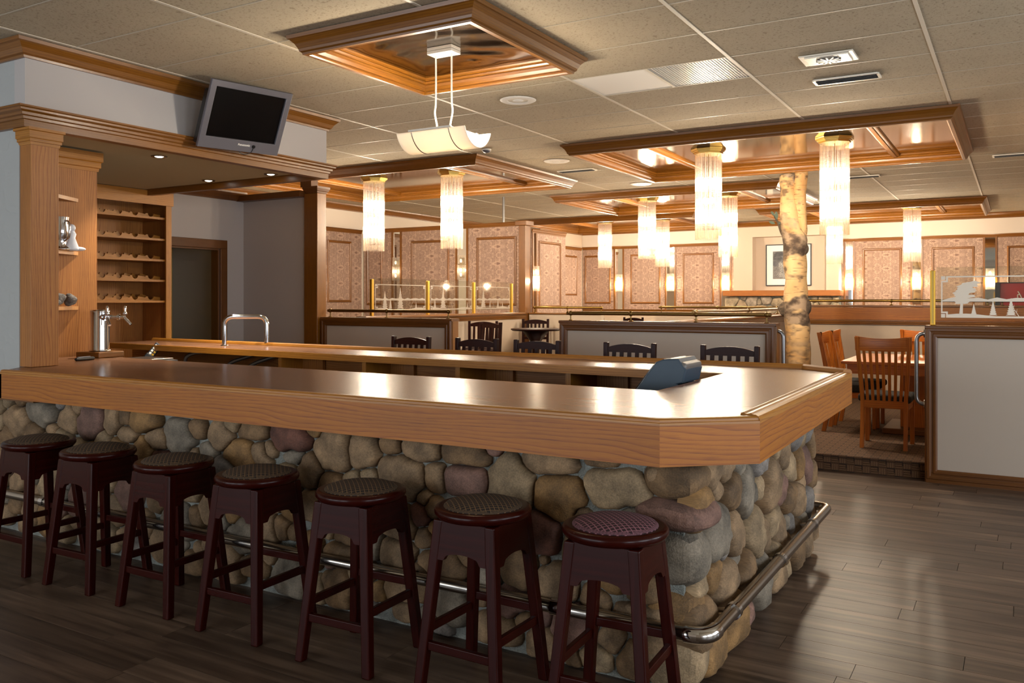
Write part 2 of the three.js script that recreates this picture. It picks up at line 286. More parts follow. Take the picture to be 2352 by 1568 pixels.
// ================================================================= ROOM SHELL
const XL = -10.3, XR = 3.6, ZB = -19.1;
{ // floor boards of the bar area
  const fl = structure('floor');
  part(fl, 'subfloor', box(XL - 0.2, XR + 0.2, -0.12, -0.012, ZB - 0.2, ZF + 0.2), M.grey);
  const W = 0.16; let n = 0; const rest = [];
  for (let r = 0; r * W < 12.2; r++) {
    const z1 = ZF - r * W, z0 = z1 - W; let x = XL + hash(r, 3, 5) * 1.2 - 1.2;
    while (x < XR) {
      const L = 1.22, a = Math.max(XL, x), b = Math.min(XR, x + L); x += L;
      if (b - a < 0.02) continue;
      const g = muv(new THREE.BoxGeometry(b - a - 0.0025, 0.012, W - 0.0025).translate((a + b) / 2, -0.006, (z0 + z1) / 2), 'x', hash(r, n, 1) * 4, hash(r, n, 2) * 4);
      const c = (a + b) / 2, seen = z1 < -2.0 && c > -6.4 && c < 1.4 && !(c < -1.7 && z1 < -3.5);
      n++; if (seen) part(fl, 'floor_plank', g, M.floors[(hash(r, n, 9) * 4) | 0]); else rest.push(g);
    }
  }
  stuff(part(fl, 'floor_planks', merge(rest), M.floors[0]));
  const pf = structure('floor_platform');
  part(pf, 'carpet', muv(new THREE.BoxGeometry(XR - XL, F, Math.abs(ZB) - 8.0).translate((XL + XR) / 2, F / 2 + 0.0005, (ZB - 8.0) / 2), 'x'), M.carpet);
  const nose = new THREE.CylinderGeometry(0.014, 0.014, XR - XL, 12).rotateZ(Math.PI / 2).translate((XL + XR) / 2, F - 0.012, -8.0); part(pf, 'step_nosing', muv(nose, 'x'), M.carpet);
}
const rectSub = (list, h) => { const out = []; for (const [a, b, c, d] of list) { const [e, f2, g, k] = h; const x0 = Math.max(a, e), x1 = Math.min(b, f2), z0 = Math.max(c, g), z1 = Math.min(d, k); if (x0 >= x1 || z0 >= z1) { out.push([a, b, c, d]); continue; } if (a < x0) out.push([a, x0, c, d]); if (x1 < b) out.push([x1, b, c, d]); if (c < z0) out.push([x0, x1, c, z0]); if (z1 < d) out.push([x0, x1, z1, d]); } return out; };
// coffers: outer rectangle at the ceiling x0,x1,z0(far),z1(near)
const COF = [[-4.05, -2.60, -5.45, -3.99, 0], [-9.30, -5.40, -10.98, -8.33, 1], [-4.32, -0.43, -11.02, -8.33, 1], [-6.58, -2.89, -14.98, -12.32, 1], [-9.20, -5.30, -18.60, -15.80, 1], [-4.22, -0.43, -18.5, -15.98, 1]];
const HOLES = COF.map(([a, b, c, d]) => [a + 0.07, b - 0.07, c + 0.07, d - 0.07]).concat([[XL, -5.6, -6.0, -3.2]]);
{
  const ce = structure('ceiling');
  part(ce, 'slab', box(XL - 0.2, XR + 0.2, 3.34, 3.46, ZB - 0.2, ZF + 0.2), M.grey);
  const X0 = -1.745, Z0 = -4.70, PX = 1.24, PZ = 0.617, rest = [];
  for (let i = -7; i < 5; i++) for (let k = -15; k < 24; k++) {
    let a = X0 + i * PX, b = a + PX, d = Z0 - k * PZ, c = d - PZ;
    a = Math.max(a, XL); b = Math.min(b, XR); c = Math.max(c, ZB); d = Math.min(d, ZF); if (b - a < 0.05 || d - c < 0.05) continue;
    if (i === -1 && k === 2) continue;                                  // the light panel sits here
    let l = [[a + 0.006, b - 0.006, c + 0.006, d - 0.006]]; for (const h of HOLES) l = rectSub(l, h); l = l.filter((q) => q[1] - q[0] > 0.01 && q[3] - q[2] > 0.01); if (!l.length) continue;
    const g = merge(l.map((q) => muv(new THREE.BoxGeometry(q[1] - q[0], 0.015, q[3] - q[2]).translate((q[0] + q[1]) / 2, H + 0.0085, (q[2] + q[3]) / 2), 'x', i * 0.37, k * 0.29)));
    const seen = d < -3.2 && a < 0.7 && a > -8 && k < 14; if (seen) part(ce, 'ceiling_tile', g, M.tile); else rest.push(g);
  }
  stuff(part(ce, 'ceiling_tiles', merge(rest), M.tile));
  for (let i = -6; i < 5; i++) { const x = X0 + i * PX; let l = [[x - 0.012, x + 0.012, ZB, ZF]]; for (const h of HOLES) l = rectSub(l, h); l = l.filter((q) => q[1] - q[0] > 0.004); if (l.length) part(ce, 'main_tee', merge(l.map((q) => box(q[0], q[1], H - 0.003, H + 0.004, q[2], q[3]))), M.grid); }
  for (let k = -14; k < 24; k++) { const z = Z0 - k * PZ; let l = [[XL, XR, z - 0.0055, z + 0.0055]]; for (const h of HOLES) l = rectSub(l, h); l = l.filter((q) => q[3] - q[2] > 0.004); if (l.length) part(ce, 'cross_tee', merge(l.map((q) => box(q[0], q[1], H - 0.001, H + 0.005, q[2], q[3]))), M.gridDark); }
}
const CROWN = (y) => [[0, y - 0.115], [0.016, y - 0.115], [0.02, y - 0.1], [0.034, y - 0.09], [0.05, y - 0.06], [0.078, y - 0.03], [0.09, y - 0.024], [0.094, y - 0.002], [0, y - 0.002]];
{ // outer walls
  const wl = structure('wall_left'); part(wl, 'plaster', box(XL - 0.12, XL, 0, 3.34, ZB, ZF), M.cream);
  for (const g of sweep([[XL, -8.0], [XL, -19.0]], CROWN(H), false, -1)) part(wl, 'crown_moulding', g, M.trim);
  const wr = structure('wall_right'); part(wr, 'sill_wall', box(XR, XR + 0.15, 0, WY[0], ZB, ZF), M.half); part(wr, 'header', box(XR, XR + 0.15, WY[1], 3.34, ZB, ZF), M.half);
  { let z = ZB; for (const [a, b] of [...WINR, [ZF, ZF]]) { part(wr, 'pier', box(XR, XR + 0.15, WY[0], WY[1], z, a), M.half); z = b; } }
  WINR.forEach(([a, b], i) => {
    const w = structure('window_' + (i + 4)), y0 = WY[0], y1 = WY[1]; part(w, 'pane', box(XR + 0.08, XR + 0.085, y0 + 0.05, y1 - 0.05, a + 0.05, b - 0.05), M.window);
    for (const g of [box(XR + 0.05, XR + 0.12, y0, y0 + 0.05, a, b), box(XR + 0.05, XR + 0.12, y1 - 0.05, y1, a, b), box(XR + 0.05, XR + 0.12, y0 + 0.05, y1 - 0.05, a, a + 0.05), box(XR + 0.05, XR + 0.12, y0 + 0.05, y1 - 0.05, b - 0.05, b)]) part(w, 'frame_bar', g, M.trimDeep);
  });
  const wb = structure('wall_back'); part(wb, 'plaster', box(XL, XR, 0, 3.34, ZB - 0.12, ZB), M.cream);
  const wf = structure('wall_front'), ys = WY;
  part(wf, 'sill_wall', box(XL, XR, 0, ys[0], ZF, ZF + 0.15), M.half); part(wf, 'header', box(XL, XR, ys[1], 3.34, ZF, ZF + 0.15), M.half);
  let x = XL; for (const [a, b] of [...WIN, [XR, XR]]) { if (a > x) part(wf, 'pier', box(x, a, ys[0], ys[1], ZF, ZF + 0.15), M.half); x = b; }
  WIN.forEach(([a, b], i) => {
    const w = structure('window_' + (i + 1)); part(w, 'pane', box(a + 0.05, b - 0.05, ys[0] + 0.05, ys[1] - 0.05, ZF + 0.08, ZF + 0.085), M.window);
    for (const g of [box(a, b, ys[0], ys[0] + 0.05, ZF + 0.05, ZF + 0.12), box(a, b, ys[1] - 0.05, ys[1], ZF + 0.05, ZF + 0.12), box(a, a + 0.05, ys[0] + 0.05, ys[1] - 0.05, ZF + 0.05, ZF + 0.12), box(b - 0.05, b, ys[0] + 0.05, ys[1] - 0.05, ZF + 0.05, ZF + 0.12)]) part(w, 'frame_bar', g, M.trimDeep);
  });
}
// panelled dining-room walls: wallpaper field, top rail, framed panels, mirror strips with sconces
const PF = [[0, 0], [0.008, 0.012], [0.016, 0.02], [0.03, 0.02], [0.038, 0.012], [0.045, 0]];
const RAIL = (y) => [[0, y - 0.07], [0.012, y - 0.07], [0.016, y - 0.05], [0.022, y - 0.04], [0.03, y - 0.012], [0.045, y], [0, y]];
function panelWall(st, face, c, a0, a1, y0, y1, panels, mirrors) {
  const pl = (u0, u1, v0, v1, t0, t1, ax = 'y') => face === 'z' ? box(u0, u1, v0, v1, c + t0, c + t1, ax) : box(c + t0, c + t1, v0, v1, u0, u1, ax);
  const lo = Math.min(a0, a1), hi = Math.max(a0, a1); let cuts = [lo]; const ms = mirrors.map(([m0, m1]) => [Math.min(m0, m1), Math.max(m0, m1)]).sort((p, q) => p[0] - q[0]);
  for (const [m0, m1] of ms) cuts.push(m0, m1); cuts.push(hi);
  for (let i = 0; i < cuts.length; i += 2) if (cuts[i + 1] - cuts[i] > 0.01) part(st, 'wallpaper', pl(cuts[i], cuts[i + 1], y0, y1 - 0.04, 0, 0.02), M.paper);
  for (const [m0, m1] of ms) { part(st, 'mirror_strip', pl(m0, m1, y0, y1 - 0.06, 0, 0.012), M.mirrorWall); for (const e of [m0, m1]) part(st, 'mirror_edging', pl(e - 0.018, e + 0.018, y0, y1 - 0.06, 0.002, 0.034), M.trim); }
  for (const [p0, p1, q0, q1] of panels) wallFrame(st, 'panel_moulding', face, c + 0.02, (p0 + p1) / 2, (q0 + q1) / 2, Math.abs(p1 - p0) - 0.09, q1 - q0 - 0.09, PF, M.trim);
  const path = face === 'z' ? [[lo, c + 0.01], [hi, c + 0.01]] : [[c + 0.01, hi], [c + 0.01, lo]];
  for (const g of sweep(path, RAIL(y1), false, -1)) part(st, 'top_rail', g, M.trim);
}
{
  const w1 = structure('wall_booth_left'); panelWall(w1, 'x', XL + 0.005, -12.0, -9.6, 0.9, 2.78, [[-11.72, -11.10, 1.47, 2.56]], [[-10.93, -10.72]]);
  const w2 = structure('wall_booth_end');
  part(w2, 'core', box(-10.28, -6.97, F, 2.74, -12.17, -12.07), M.wallWarm);
  panelWall(w2, 'z', -12.07, -10.26, -6.98, 0.9, 2.79, [[-10.2, -9.83, 1.42, 2.55], [-9.19, -8.37, 1.42, 2.55], [-7.82, -7.04, 1.42, 2.56]], [[-9.6, -9.41], [-8.22, -8.0]]);
  part(w2, 'end_post', box(-6.97, -6.85, F, 2.72, -12.18, -12.0, 'y', 0.004), M.trim); part(w2, 'post_cap', box(-7.02, -6.81, 2.72, 2.80, -12.22, -11.96, 'x', 0.01), M.trim);
  part(w2, 'ceiling_rod', bar([-7.33, 2.7, -12.12], [-7.33, H, -12.12], 0.02), M.handrail);
  const w3 = structure('wall_partition'); part(w3, 'core', box(-6.95, -6.855, F, 2.66, -13.42, -12.19), M.wallWarm);
  panelWall(w3, 'x', -6.855, -13.4, -12.2, 0.9, 2.68, [[-13.22, -12.42, 1.38, 2.50]], [[-12.34, -12.22]]);
  const w4 = structure('wall_alcove'); part(w4, 'core', box(XL, -9.27, F, 3.2, ZB + 0.02, -16.9), M.wallWarm);
  panelWall(w4, 'x', -9.268, -19.0, -16.95, 1.0, 2.79, [[-18.74, -18.03, 1.62, 2.58]], []);
  for (const g of sweep([[-9.27, -16.9], [-9.27, ZB]], CROWN(H), false, -1)) part(w4, 'crown_moulding', g, M.trim);
  const w5 = structure('wall_dining_end'); panelWall(w5, 'z', ZB + 0.002, -9.25, -5.4, 1.27, 2.81, [[-9.2, -8.5, 1.42, 2.60], [-7.99, -7.23, 1.42, 2.60], [-6.69, -5.95, 1.42, 2.59]], [[-8.40, -8.17], [-7.10, -6.87], [-5.79, -5.57]]);
  part(w5, 'wainscot', box(-9.25, -5.4, F, 1.24, ZB, ZB + 0.02), M.wallWarm); for (const g of sweep([[-9.25, ZB], [-5.4, ZB]], RAIL(1.29), false, -1)) part(w5, 'chair_rail', g, M.trim);
  for (const g of sweep([[-9.25, ZB], [XR, ZB]], CROWN(H), false, -1)) part(w5, 'crown_moulding', g, M.trim);
  const w6 = structure('wall_dining_right'); panelWall(w6, 'z', ZB + 0.003, -3.2, XR, 1.27, 2.80, [[-2.79, -2.04, 1.36, 2.58], [-1.49, -0.73, 1.36, 2.57], [-0.18, 0.6, 1.36, 2.56]], [[-3.14, -2.96], [-1.86, -1.67], [-0.57, -0.36]]);
  part(w6, 'wainscot', box(-3.2, XR, F, 1.24, ZB, ZB + 0.02), M.wallWarm);
}

// ================================================================= COFFERS
function coffer([a, b, c, d, big], label) {
  const g = thing('ceiling_coffer', label, 'ceiling coffer', 'oak framed ceiling coffers'), i = 0.09, y = H;
  const rim = [[a + i, c + i], [b - i, c + i], [b - i, d - i], [a + i, d - i]];
  const outer = [[0, y - 0.12], [0.014, y - 0.12], [0.018, y - 0.108], [0.03, y - 0.1], [0.034, y - 0.085], [0.05, y - 0.055], [0.074, y - 0.03], [0.084, y - 0.026], [0.09, y - 0.004], [0, y - 0.004]];
  const inner = [[0, y - 0.12], [-0.014, y - 0.121], [-0.02, y - 0.112], [-0.02, y - 0.1], [-0.012, y - 0.096], [-0.018, y - 0.09], [-0.03, y - 0.072], [-0.034, y - 0.052], [-0.028, y - 0.048], [-0.038, y - 0.042], [-0.046, y - 0.03], [-0.04, y - 0.026], [-0.056, y - 0.018], [-0.062, y - 0.006], [0, y - 0.006]];
  for (const q of sweep(rim, outer, true, 1)) part(g, 'outer_moulding', q, M.trim);
  for (const q of sweep(rim, inner, true, 1)) part(g, 'inner_moulding', q, M.trim);
  if (!big) part(g, 'mirror_panel', box(a + i, b - i, y - 0.0055, y + 0.004, c + i, d - i), M.mirrorAged);
  else {
    const xs = [a + i, a + 0.8, b - 0.8, b - i]; for (let k = 0; k < 3; k++) part(g, 'mirror_panel', box(xs[k] + 0.001, xs[k + 1] - 0.001, y - 0.0055, y + 0.004, c + i, d - i), M.mirror);
    for (const x of [xs[1], xs[2]]) for (const s of sweep([[x, d - i - 0.06], [x, c + i + 0.06]], [[-0.05, y - 0.006], [-0.045, y - 0.026], [-0.036, y - 0.03], [-0.02, y - 0.034], [-0.018, y - 0.044], [0.018, y - 0.044], [0.02, y - 0.034], [0.036, y - 0.03], [0.045, y - 0.026], [0.05, y - 0.006]], false, 1)) part(g, 'divider_moulding', s, M.trim);
  }
  settle(g);
}
['square oak coffer over the bar holding the white trough pendant', 'oak coffer behind the television with two crystal pendants, left of the dining room', 'large near oak coffer with two crystal pendants above the birch trunk',
  'middle oak coffer with two crystal pendants, behind the large near coffer', 'far oak coffer with two crystal pendants at the back left corner', 'far oak coffer with two crystal pendants at the back right, before the fireplace'].forEach((l, i) => coffer(COF[i], l));

// ================================================================= STONE MASONRY
function stoneField(parent, seeds, u0, u1, v0, v1, toWorld, seed, amin, amax, mats, bulge = 0.062) {
  const rr = mul(seed), S = seeds.map((s) => s.slice());
  const E = (s, u, v) => Math.hypot((u - s[0]) / s[2], (v - s[1]) / s[3]);
  for (let k = 0; k < 4200; k++) {          // fill the gaps between the stones that were read off
    const f2 = k < 2600 ? 1 : 0.55, a = (amin + (amax - amin) * rr()) * f2, b = a * (0.75 + 0.5 * rr()), u = u0 + (u1 - u0) * rr(), v = v0 + b * 0.7 + (v1 - v0 - b * 1.4) * rr();
    let ok = true; for (const s of S) { const dx = u - s[0], dy = v - s[1], D = Math.hypot(dx, dy) || 1e-6, ct = dx / D, st2 = dy / D; const r1 = 1 / Math.hypot(ct / s[2], st2 / s[3]), r2 = 1 / Math.hypot(ct / a, st2 / b); if (D < (r1 + r2) * 0.86) { ok = false; break; } }
    if (ok) S.push([u, v, a, b, mats.length === 8 ? [0, 1, 7, 5, 0, 2, 7, 4, 6, 0][(rr() * 10) | 0] : (rr() * mats.length) | 0]);
  }
  for (const s of S) s[2] *= 1.24, s[3] *= 1.24;
  S.forEach((s, idx) => {
    const N = 30, rad = []; const ph = rr() * 6.28, p2 = rr() * 6.28;
    for (let i = 0; i < N; i++) {
      const t = i / N * 6.28318, ct = Math.cos(t), st2 = Math.sin(t), q = 2.9; let rm = Math.pow(Math.pow(Math.abs(ct / s[2]), q) + Math.pow(Math.abs(st2 / s[3]), q), -1 / q) * (1 + 0.05 * Math.sin(2 * t + ph) + 0.04 * Math.sin(3 * t + p2));
      let r = 0; for (; r < rm; r += 0.004) { const u = s[0] + ct * r, v = s[1] + st2 * r; if (v < v0 || v > v1 || u > u1 + 0.03) break; const e = E(s, u, v); let bad = false; for (const o of S) if (o !== s && E(o, u, v) < e) { bad = true; break; } if (bad) break; }
      rad.push(Math.max(0.012, Math.min(rm, r) - 0.0035));
    }
    for (let it = 0; it < 2; it++) { const c = rad.slice(); for (let i = 0; i < N; i++) rad[i] = Math.min(c[i], 0.25 * c[(i + N - 1) % N] + 0.5 * c[i] + 0.25 * c[(i + 1) % N] + 0.002); }
    const mean = rad.reduce((p, c) => p + c) / N; if (mean < 0.016) return;
    const hh = Math.min(bulge, 0.022 + mean * 0.42) * (0.85 + 0.3 * rr()), rings = [[1, -0.25], [0.99, 0.15], [0.965, 0.4], [0.9, 0.66], [0.78, 0.84], [0.55, 0.95], [0.28, 0.99]], pos = [], ix = [], uv = [], tx = (rr() - 0.5) * 0.3, ty = (rr() - 0.5) * 0.3;
    for (const [k, z] of rings) for (let i = 0; i < N; i++) { const t = i / N * 6.28318, x = Math.cos(t) * rad[i] * k, y = Math.sin(t) * rad[i] * k; pos.push(...toWorld(s[0] + x, s[1] + y, hh * z + (z > 0.3 ? (x * tx + y * ty) * z + 0.004 * Math.sin(x * 70 + ph) * Math.sin(y * 60 + p2) : 0))); uv.push(s[0] * 1.7 + x, s[1] * 1.3 + y); }
    pos.push(...toWorld(s[0], s[1], hh)); uv.push(s[0] * 1.7, s[1] * 1.3);
    for (let k = 0; k < rings.length - 1; k++) for (let i = 0; i < N; i++) { const a = k * N + i, b = k * N + (i + 1) % N, c = a + N, d = b + N; ix.push(a, b, d, a, d, c); }
    const L = (rings.length - 1) * N, ctr = rings.length * N; for (let i = 0; i < N; i++) ix.push(L + i, L + (i + 1) % N, ctr);
    const g = new THREE.BufferGeometry(); g.setAttribute('position', new THREE.Float32BufferAttribute(pos, 3)); g.setAttribute('uv', new THREE.Float32BufferAttribute(uv, 2)); g.setIndex(ix); g.computeVertexNormals();
    part(parent, 'stone', g, mats[s[4] % mats.length]);
  });
}
{
  const g = thing('stone_bar_front', 'rounded fieldstone and mortar base under the bar counter', 'stone wall');
  const core = part(g, 'mortar_core', merge([muv(new THREE.BoxGeometry(4.54, 0.93, 0.5).translate(-3.41, 0.465, -3.44), 'x'), muv(new THREE.BoxGeometry(0.42, 0.93, 2.24).translate(-1.32, 0.465, -4.3), 'x'), muv(new THREE.BoxGeometry(1.2, 0.93, 0.14).translate(-6.28, 0.465, -3.262), 'x')]), M.mortar);
  const FS = [[-3.17,.81,.145,.069,3],[-2.91,.77,.131,.099,0],[-2.7,.79,.087,.076,0],[-2.54,.83,.06,.039,1],[-2.36,.83,.115,.049,0],[-2.11,.83,.145,.051,1],[-2.48,.69,.139,.1,0],[-2.28,.71,.06,.062,0],[-2.11,.72,.115,.067,4],[-1.88,.72,.118,.126,7],[-1.7,.83,.137,.048,0],[-1.65,.7,.121,.095,2],[-1.74,.54,.09,.082,3],[-3.04,.67,.073,.097,1],[-2.91,.6,.089,.078,1],[-3.15,.73,.07,.04,5],[-3.33,.74,.046,.048,0],[-1.85,.37,.096,.092,1],[-1.72,.42,.024,.021,1],[-1.67,.32,.105,.087,0],[-2.24,.32,.122,.065,1],[-2.5,.34,.097,.064,0],[-2.48,.17,.081,.057,0],[-2.21,.15,.09,.084,5],[-2.45,.07,.063,.043,0],[-1.95,.09,.109,.062,0],[-2.86,.11,.093,.102,1],[-2.84,.28,.088,.052,1],[-2.81,.37,.078,.042,1],[-3.17,.44,.075,.044,2],[-3.15,.34,.054,.04,1],[-3.24,.36,.056,.062,1],[-2.36,.53,.058,.056,3],[-2.29,.57,.052,.055,1],[-2.34,.61,.045,.036,0],[-2.34,.43,.053,.049,1],[-1.48,.29,.064,.064,1],[-1.57,.18,.115,.088,4],[-1.39,.76,.131,.077,7],[-1.2,.82,.05,.042,0],[-1.22,.49,.05,.047,1],[-1.25,.6,.038,.07,0],[-1.45,.86,.08,.02,1],[-5.36,.79,.159,.073,5],[-5.61,.72,.12,.112,0],[-5.06,.78,.082,.089,0],[-4.84,.77,.12,.104,4],[-4.63,.8,.076,.077,0],[-4.51,.83,.06,.046,1],[-4.32,.82,.123,.066,2],[-4.49,.73,.09,.045,0],[-4.23,.73,.089,.064,0],[-4.02,.75,.128,.092,5],[-3.88,.81,.06,.055,1],[-3.69,.79,.085,.077,0],[-3.46,.83,.12,.043,1],[-3.54,.7,.12,.07,2],[-3.38,.72,.08,.052,0],[-4.2,.63,.075,.033,3],[-5.73,.62,.085,.08,1],[-5.6,.32,.091,.065,0],[-5.45,.21,.105,.129,0],[-5.61,.19,.083,.061,1],[-4.47,.4,.099,.105,4],[-4.23,.36,.07,.053,1],[-3.77,.4,.075,.09,0],[-3.89,.32,.059,.059,1],[-3.33,.34,.07,.081,0],[-3.52,.27,.097,.091,5],[-3.75,.2,.075,.051,0],[-3.44,.13,.096,.056,1],[-3.17,.12,.131,.095,5],[-4.51,.13,.074,.055,0],[-3.93,.06,.101,.071,1],[-4.16,.13,.094,.089,0]];
  stoneField(core, FS, -5.95, -1.19, 0.005, 0.905, (u, v, n) => [u, v, -3.19 + n], 41, 0.07, 0.13, M.stones);
  stoneField(core, [[5.22, .78, .09, .1, 6], [5.24, .55, .08, .11, 4], [5.26, .3, .08, .1, 6]], 3.27, 5.42, 0.005, 0.905, (u, v, n) => [-1.11 + n * 1.05, v, -u], 77, 0.095, 0.14, M.stones, 0.08);
  [[0.11, 0.125, 0.115, 7], [0.3, 0.115, 0.1, 2], [0.51, 0.125, 0.115, 5], [0.685, 0.16, 0.068, 4], [0.82, 0.12, 0.085, 1]].forEach(([y, r, b, m], i) => {      // quoin stones that turn the corner
    const q = new THREE.IcosahedronGeometry(1, 5), p = q.attributes.position;
    for (let k = 0; k < p.count; k++) { const v = V3().fromBufferAttribute(p, k), w = Math.pow(Math.abs(v.x) ** 2.6 + Math.abs(v.y) ** 2.6 + Math.abs(v.z) ** 2.6, -1 / 2.6) * (1 + 0.05 * Math.sin(3 * v.x + i * 2) * Math.sin(2.6 * v.y + i) + 0.03 * Math.sin(4 * v.z + i)); p.setXYZ(k, -1.165 + v.x * w * r, y + v.y * w * b, -3.255 + v.z * w * r); }
    q.computeVertexNormals(); muv(q, 'x'); part(core, 'stone', q, M.stones[m]);
  });
  settle(g);
}

// ================================================================= BAR COUNTER
const BT = 1.075;
{
  const g = thing('bar_counter', 'U-shaped bar counter with brown laminate top and oak fascia', 'bar counter');
  const slab = (pts, y0, y1) => { const s = new THREE.Shape(pts.map(([x, z]) => new THREE.Vector2(x, -z))), e = new THREE.ExtrudeGeometry(s, { depth: y1 - y0, bevelEnabled: false }); e.rotateX(-Math.PI / 2); e.translate(0, y0, 0); return muv(e, 'x'); };
  const ZS = -4.43;
  part(g, 'worktop', slab([[-5.53, -3.05], [-1.16, -3.05], [-0.89, -3.285], [-0.898, ZS], [-1.522, ZS], [-1.52, -3.97], [-5.79, -4.13], [-6.36, -4.25], [-6.36, -3.36], [-5.66, -3.36], [-5.66, -3.20]], BT - 0.035, BT), M.laminate, 'laminate top of the front run');
  part(g, 'worktop', slab([[-0.898, ZS - 0.003], [-0.905, -5.42], [-1.19, -5.665], [-8.13, -6.03], [-8.13, -5.53], [-1.53, -5.15], [-1.522, ZS - 0.003]], BT - 0.035, BT), M.laminate, 'laminate top of the end and rear run');
  const path = [[-5.53, -3.0], [-1.14, -3.0], [-0.84, -3.262], [-0.855, -5.445], [-1.175, -5.715], [-8.13, -6.08]];
  const s = -1, inset = (o) => o;
  const fasc = [[0, 0.9], [0, 1.052], [-0.022, 1.052], [-0.022, 0.9]];
  sweep(path, fasc, false, s).forEach((q, i) => { if (i < 4) part(g, 'fascia_board', q, M.fascia); });
  const noseF = [[-0.052, 1.045], [-0.052, 1.0765], [-0.03, 1.079], [-0.014, 1.078], [-0.006, 1.073], [-0.005, 1.064], [0.0, 1.062], [0.001, 1.0525], [-0.02, 1.0525], [-0.02, 1.045]];
  const noseR = [[-0.085, 1.045], [-0.085, 1.0765], [-0.08, 1.084], [-0.07, 1.087], [-0.063, 1.0815], [-0.052, 1.083], [-0.038, 1.0875], [-0.031, 1.083], [-0.018, 1.083], [-0.007, 1.078], [0.0, 1.068], [0.001, 1.0525], [-0.02, 1.0525], [-0.02, 1.045]];
  const railB = [[-0.05, 1.045], [-0.05, 1.08], [-0.044, 1.098], [-0.03, 1.106], [-0.01, 1.104], [0.0, 1.09], [0.001, 1.0525], [-0.02, 1.0525], [-0.02, 1.045]];
  const nf = sweep(path, noseF, false, s), nr = sweep(path, noseR, false, s), rb = sweep(path, railB, false, s);
  part(g, 'nosing', nf[0], M.oakEdge); part(g, 'nosing', nf[1], M.oakEdge); part(g, 'moulded_edge', nr[2], M.oakEdge); part(g, 'bar_rail', rb[3], M.oakEdge); part(g, 'bar_rail', rb[4], M.oakEdge);
  const ip = [[-8.13, -5.5], [-1.535, -5.12], [-1.525, -3.972]];
  sweep(ip, [[0, BT - 0.055], [0, BT - 0.002], [0.03, BT - 0.002], [0.03, BT - 0.055]], false, 1).forEach((q, i) => i === 0 && part(g, 'edge_strip', q, M.oakEdge));
  part(g, 'end_board', box(-5.53, -5.51, 0.9, 1.052, -3.2, -3.0, 'z'), M.fascia);
  part(g, 'rear_board', box(-8.1, -1.2, 0.12, 1.03, -5.80, -5.77), M.oakPanel);
  part(g, 'ledger_board', box(-6.6, -5.35, 0.868, 0.9, -3.165, -3.11), M.trimDeep);
  settle(g);
}
{ // shelving under the rear run, seen across the bar well
  const g = thing('back_bar_cabinet', 'open oak under-counter cabinet along the rear run of the bar', 'cabinet');
  const zf = (x) => -5.53 + (x + 8.13) * (0.38 / 6.6) - 0.05;
  part(g, 'back_panel', box(-5.6, -1.6, 0.1, 1.01, -5.72, -5.70, 'x'), M.oakPanel); part(g, 'shelf', box(-5.6, -1.6, 0.5, 0.52, -5.69, -5.48), M.oakPanel);
  for (const x of [-5.55, -4.55, -3.6, -2.65, -1.78]) { part(g, 'divider', box(x - 0.02, x + 0.02, 0.1, 1.015, -5.69, zf(x) + 0.03, 'y'), M.oakEdge); part(g, 'side_panel', box(x + 0.02, x + 0.26, 0.1, 1.015, -5.69, -5.66, 'y'), M.oakPanel); }
  part(g, 'toe_board', box(-5.6, -1.6, 0.001, 0.1, -5.69, -5.6), M.trimDeep);
  settle(g);
  const h = thing('bar_sink_unit', 'dark steel sink unit with drain hoses under the rear run', 'sink');
  part(h, 'basin', box(-7.6, -5.75, 0.55, 0.82, -5.85, -5.52), M.steel); part(h, 'stand', merge(box(-7.6, -7.55, 0.001, 0.55, -5.85, -5.52), box(-5.8, -5.75, 0.001, 0.55, -5.85, -5.52)), M.grey);
  part(h, 'splash_back', box(-7.6, -5.75, 0.82, 1.02, -5.87, -5.855), M.black);
  part(h, 'hose', tube([[-7.0, 0.82, -5.58], [-6.98, 0.95, -5.56], [-6.9, 1.0, -5.6], [-6.75, 1.01, -5.68]], 0.017), M.handrail); part(h, 'hose', tube([[-6.45, 0.82, -5.6], [-6.42, 0.92, -5.62], [-6.2, 1.0, -5.7]], 0.018), M.handrail); part(h, 'hose', tube([[-6.3, 0.82, -5.6], [-6.1, 0.93, -5.63], [-5.9, 1.0, -5.7]], 0.018), M.handrail);
  settle(h);
}
{ // chrome foot rail
  const g = thing('foot_rail', 'polished steel foot rail running around the stone bar base', 'foot rail'), y = 0.268, zf = -3.092, xr = -0.985;
  const tb = part(g, 'tube', pipe([[-6.6, y, zf], [xr, y, zf], [xr, y, -5.42], [-1.18, y, -5.42]], 0.027, 0.07, 16), M.steel);
  const ring = (a, b, axis) => { const c = new THREE.CylinderGeometry(0.0335, 0.0335, 0.035, 18); if (axis === 'x') c.rotateZ(Math.PI / 2); else c.rotateX(Math.PI / 2); return c.translate(a, y, b); };
  for (const x of [-5.2, -3.6, -2.35, -1.62]) part(tb, 'coupling', ring(x, zf, 'x'), M.chrome);
  for (const z of [-3.42, -4.2, -4.95]) part(tb, 'coupling', ring(xr, z, 'z'), M.chrome);
  const el = new THREE.TubeGeometry(new THREE.QuadraticBezierCurve3(V3(xr - 0.09, y, zf), V3(xr, y, zf), V3(xr, y, zf - 0.09)), 12, 0.0315, 16); part(tb, 'elbow', el, M.chrome);
  for (const x of [-5.2, -3.6, -2.35]) part(g, 'bracket', bar([x, y, zf], [x, y - 0.02, -3.18], 0.014), M.steel);
  for (const z of [-3.42, -4.2, -4.95]) part(g, 'bracket', bar([xr, y, z], [-1.1, y - 0.02, z], 0.014), M.steel);
  settle(g);
}

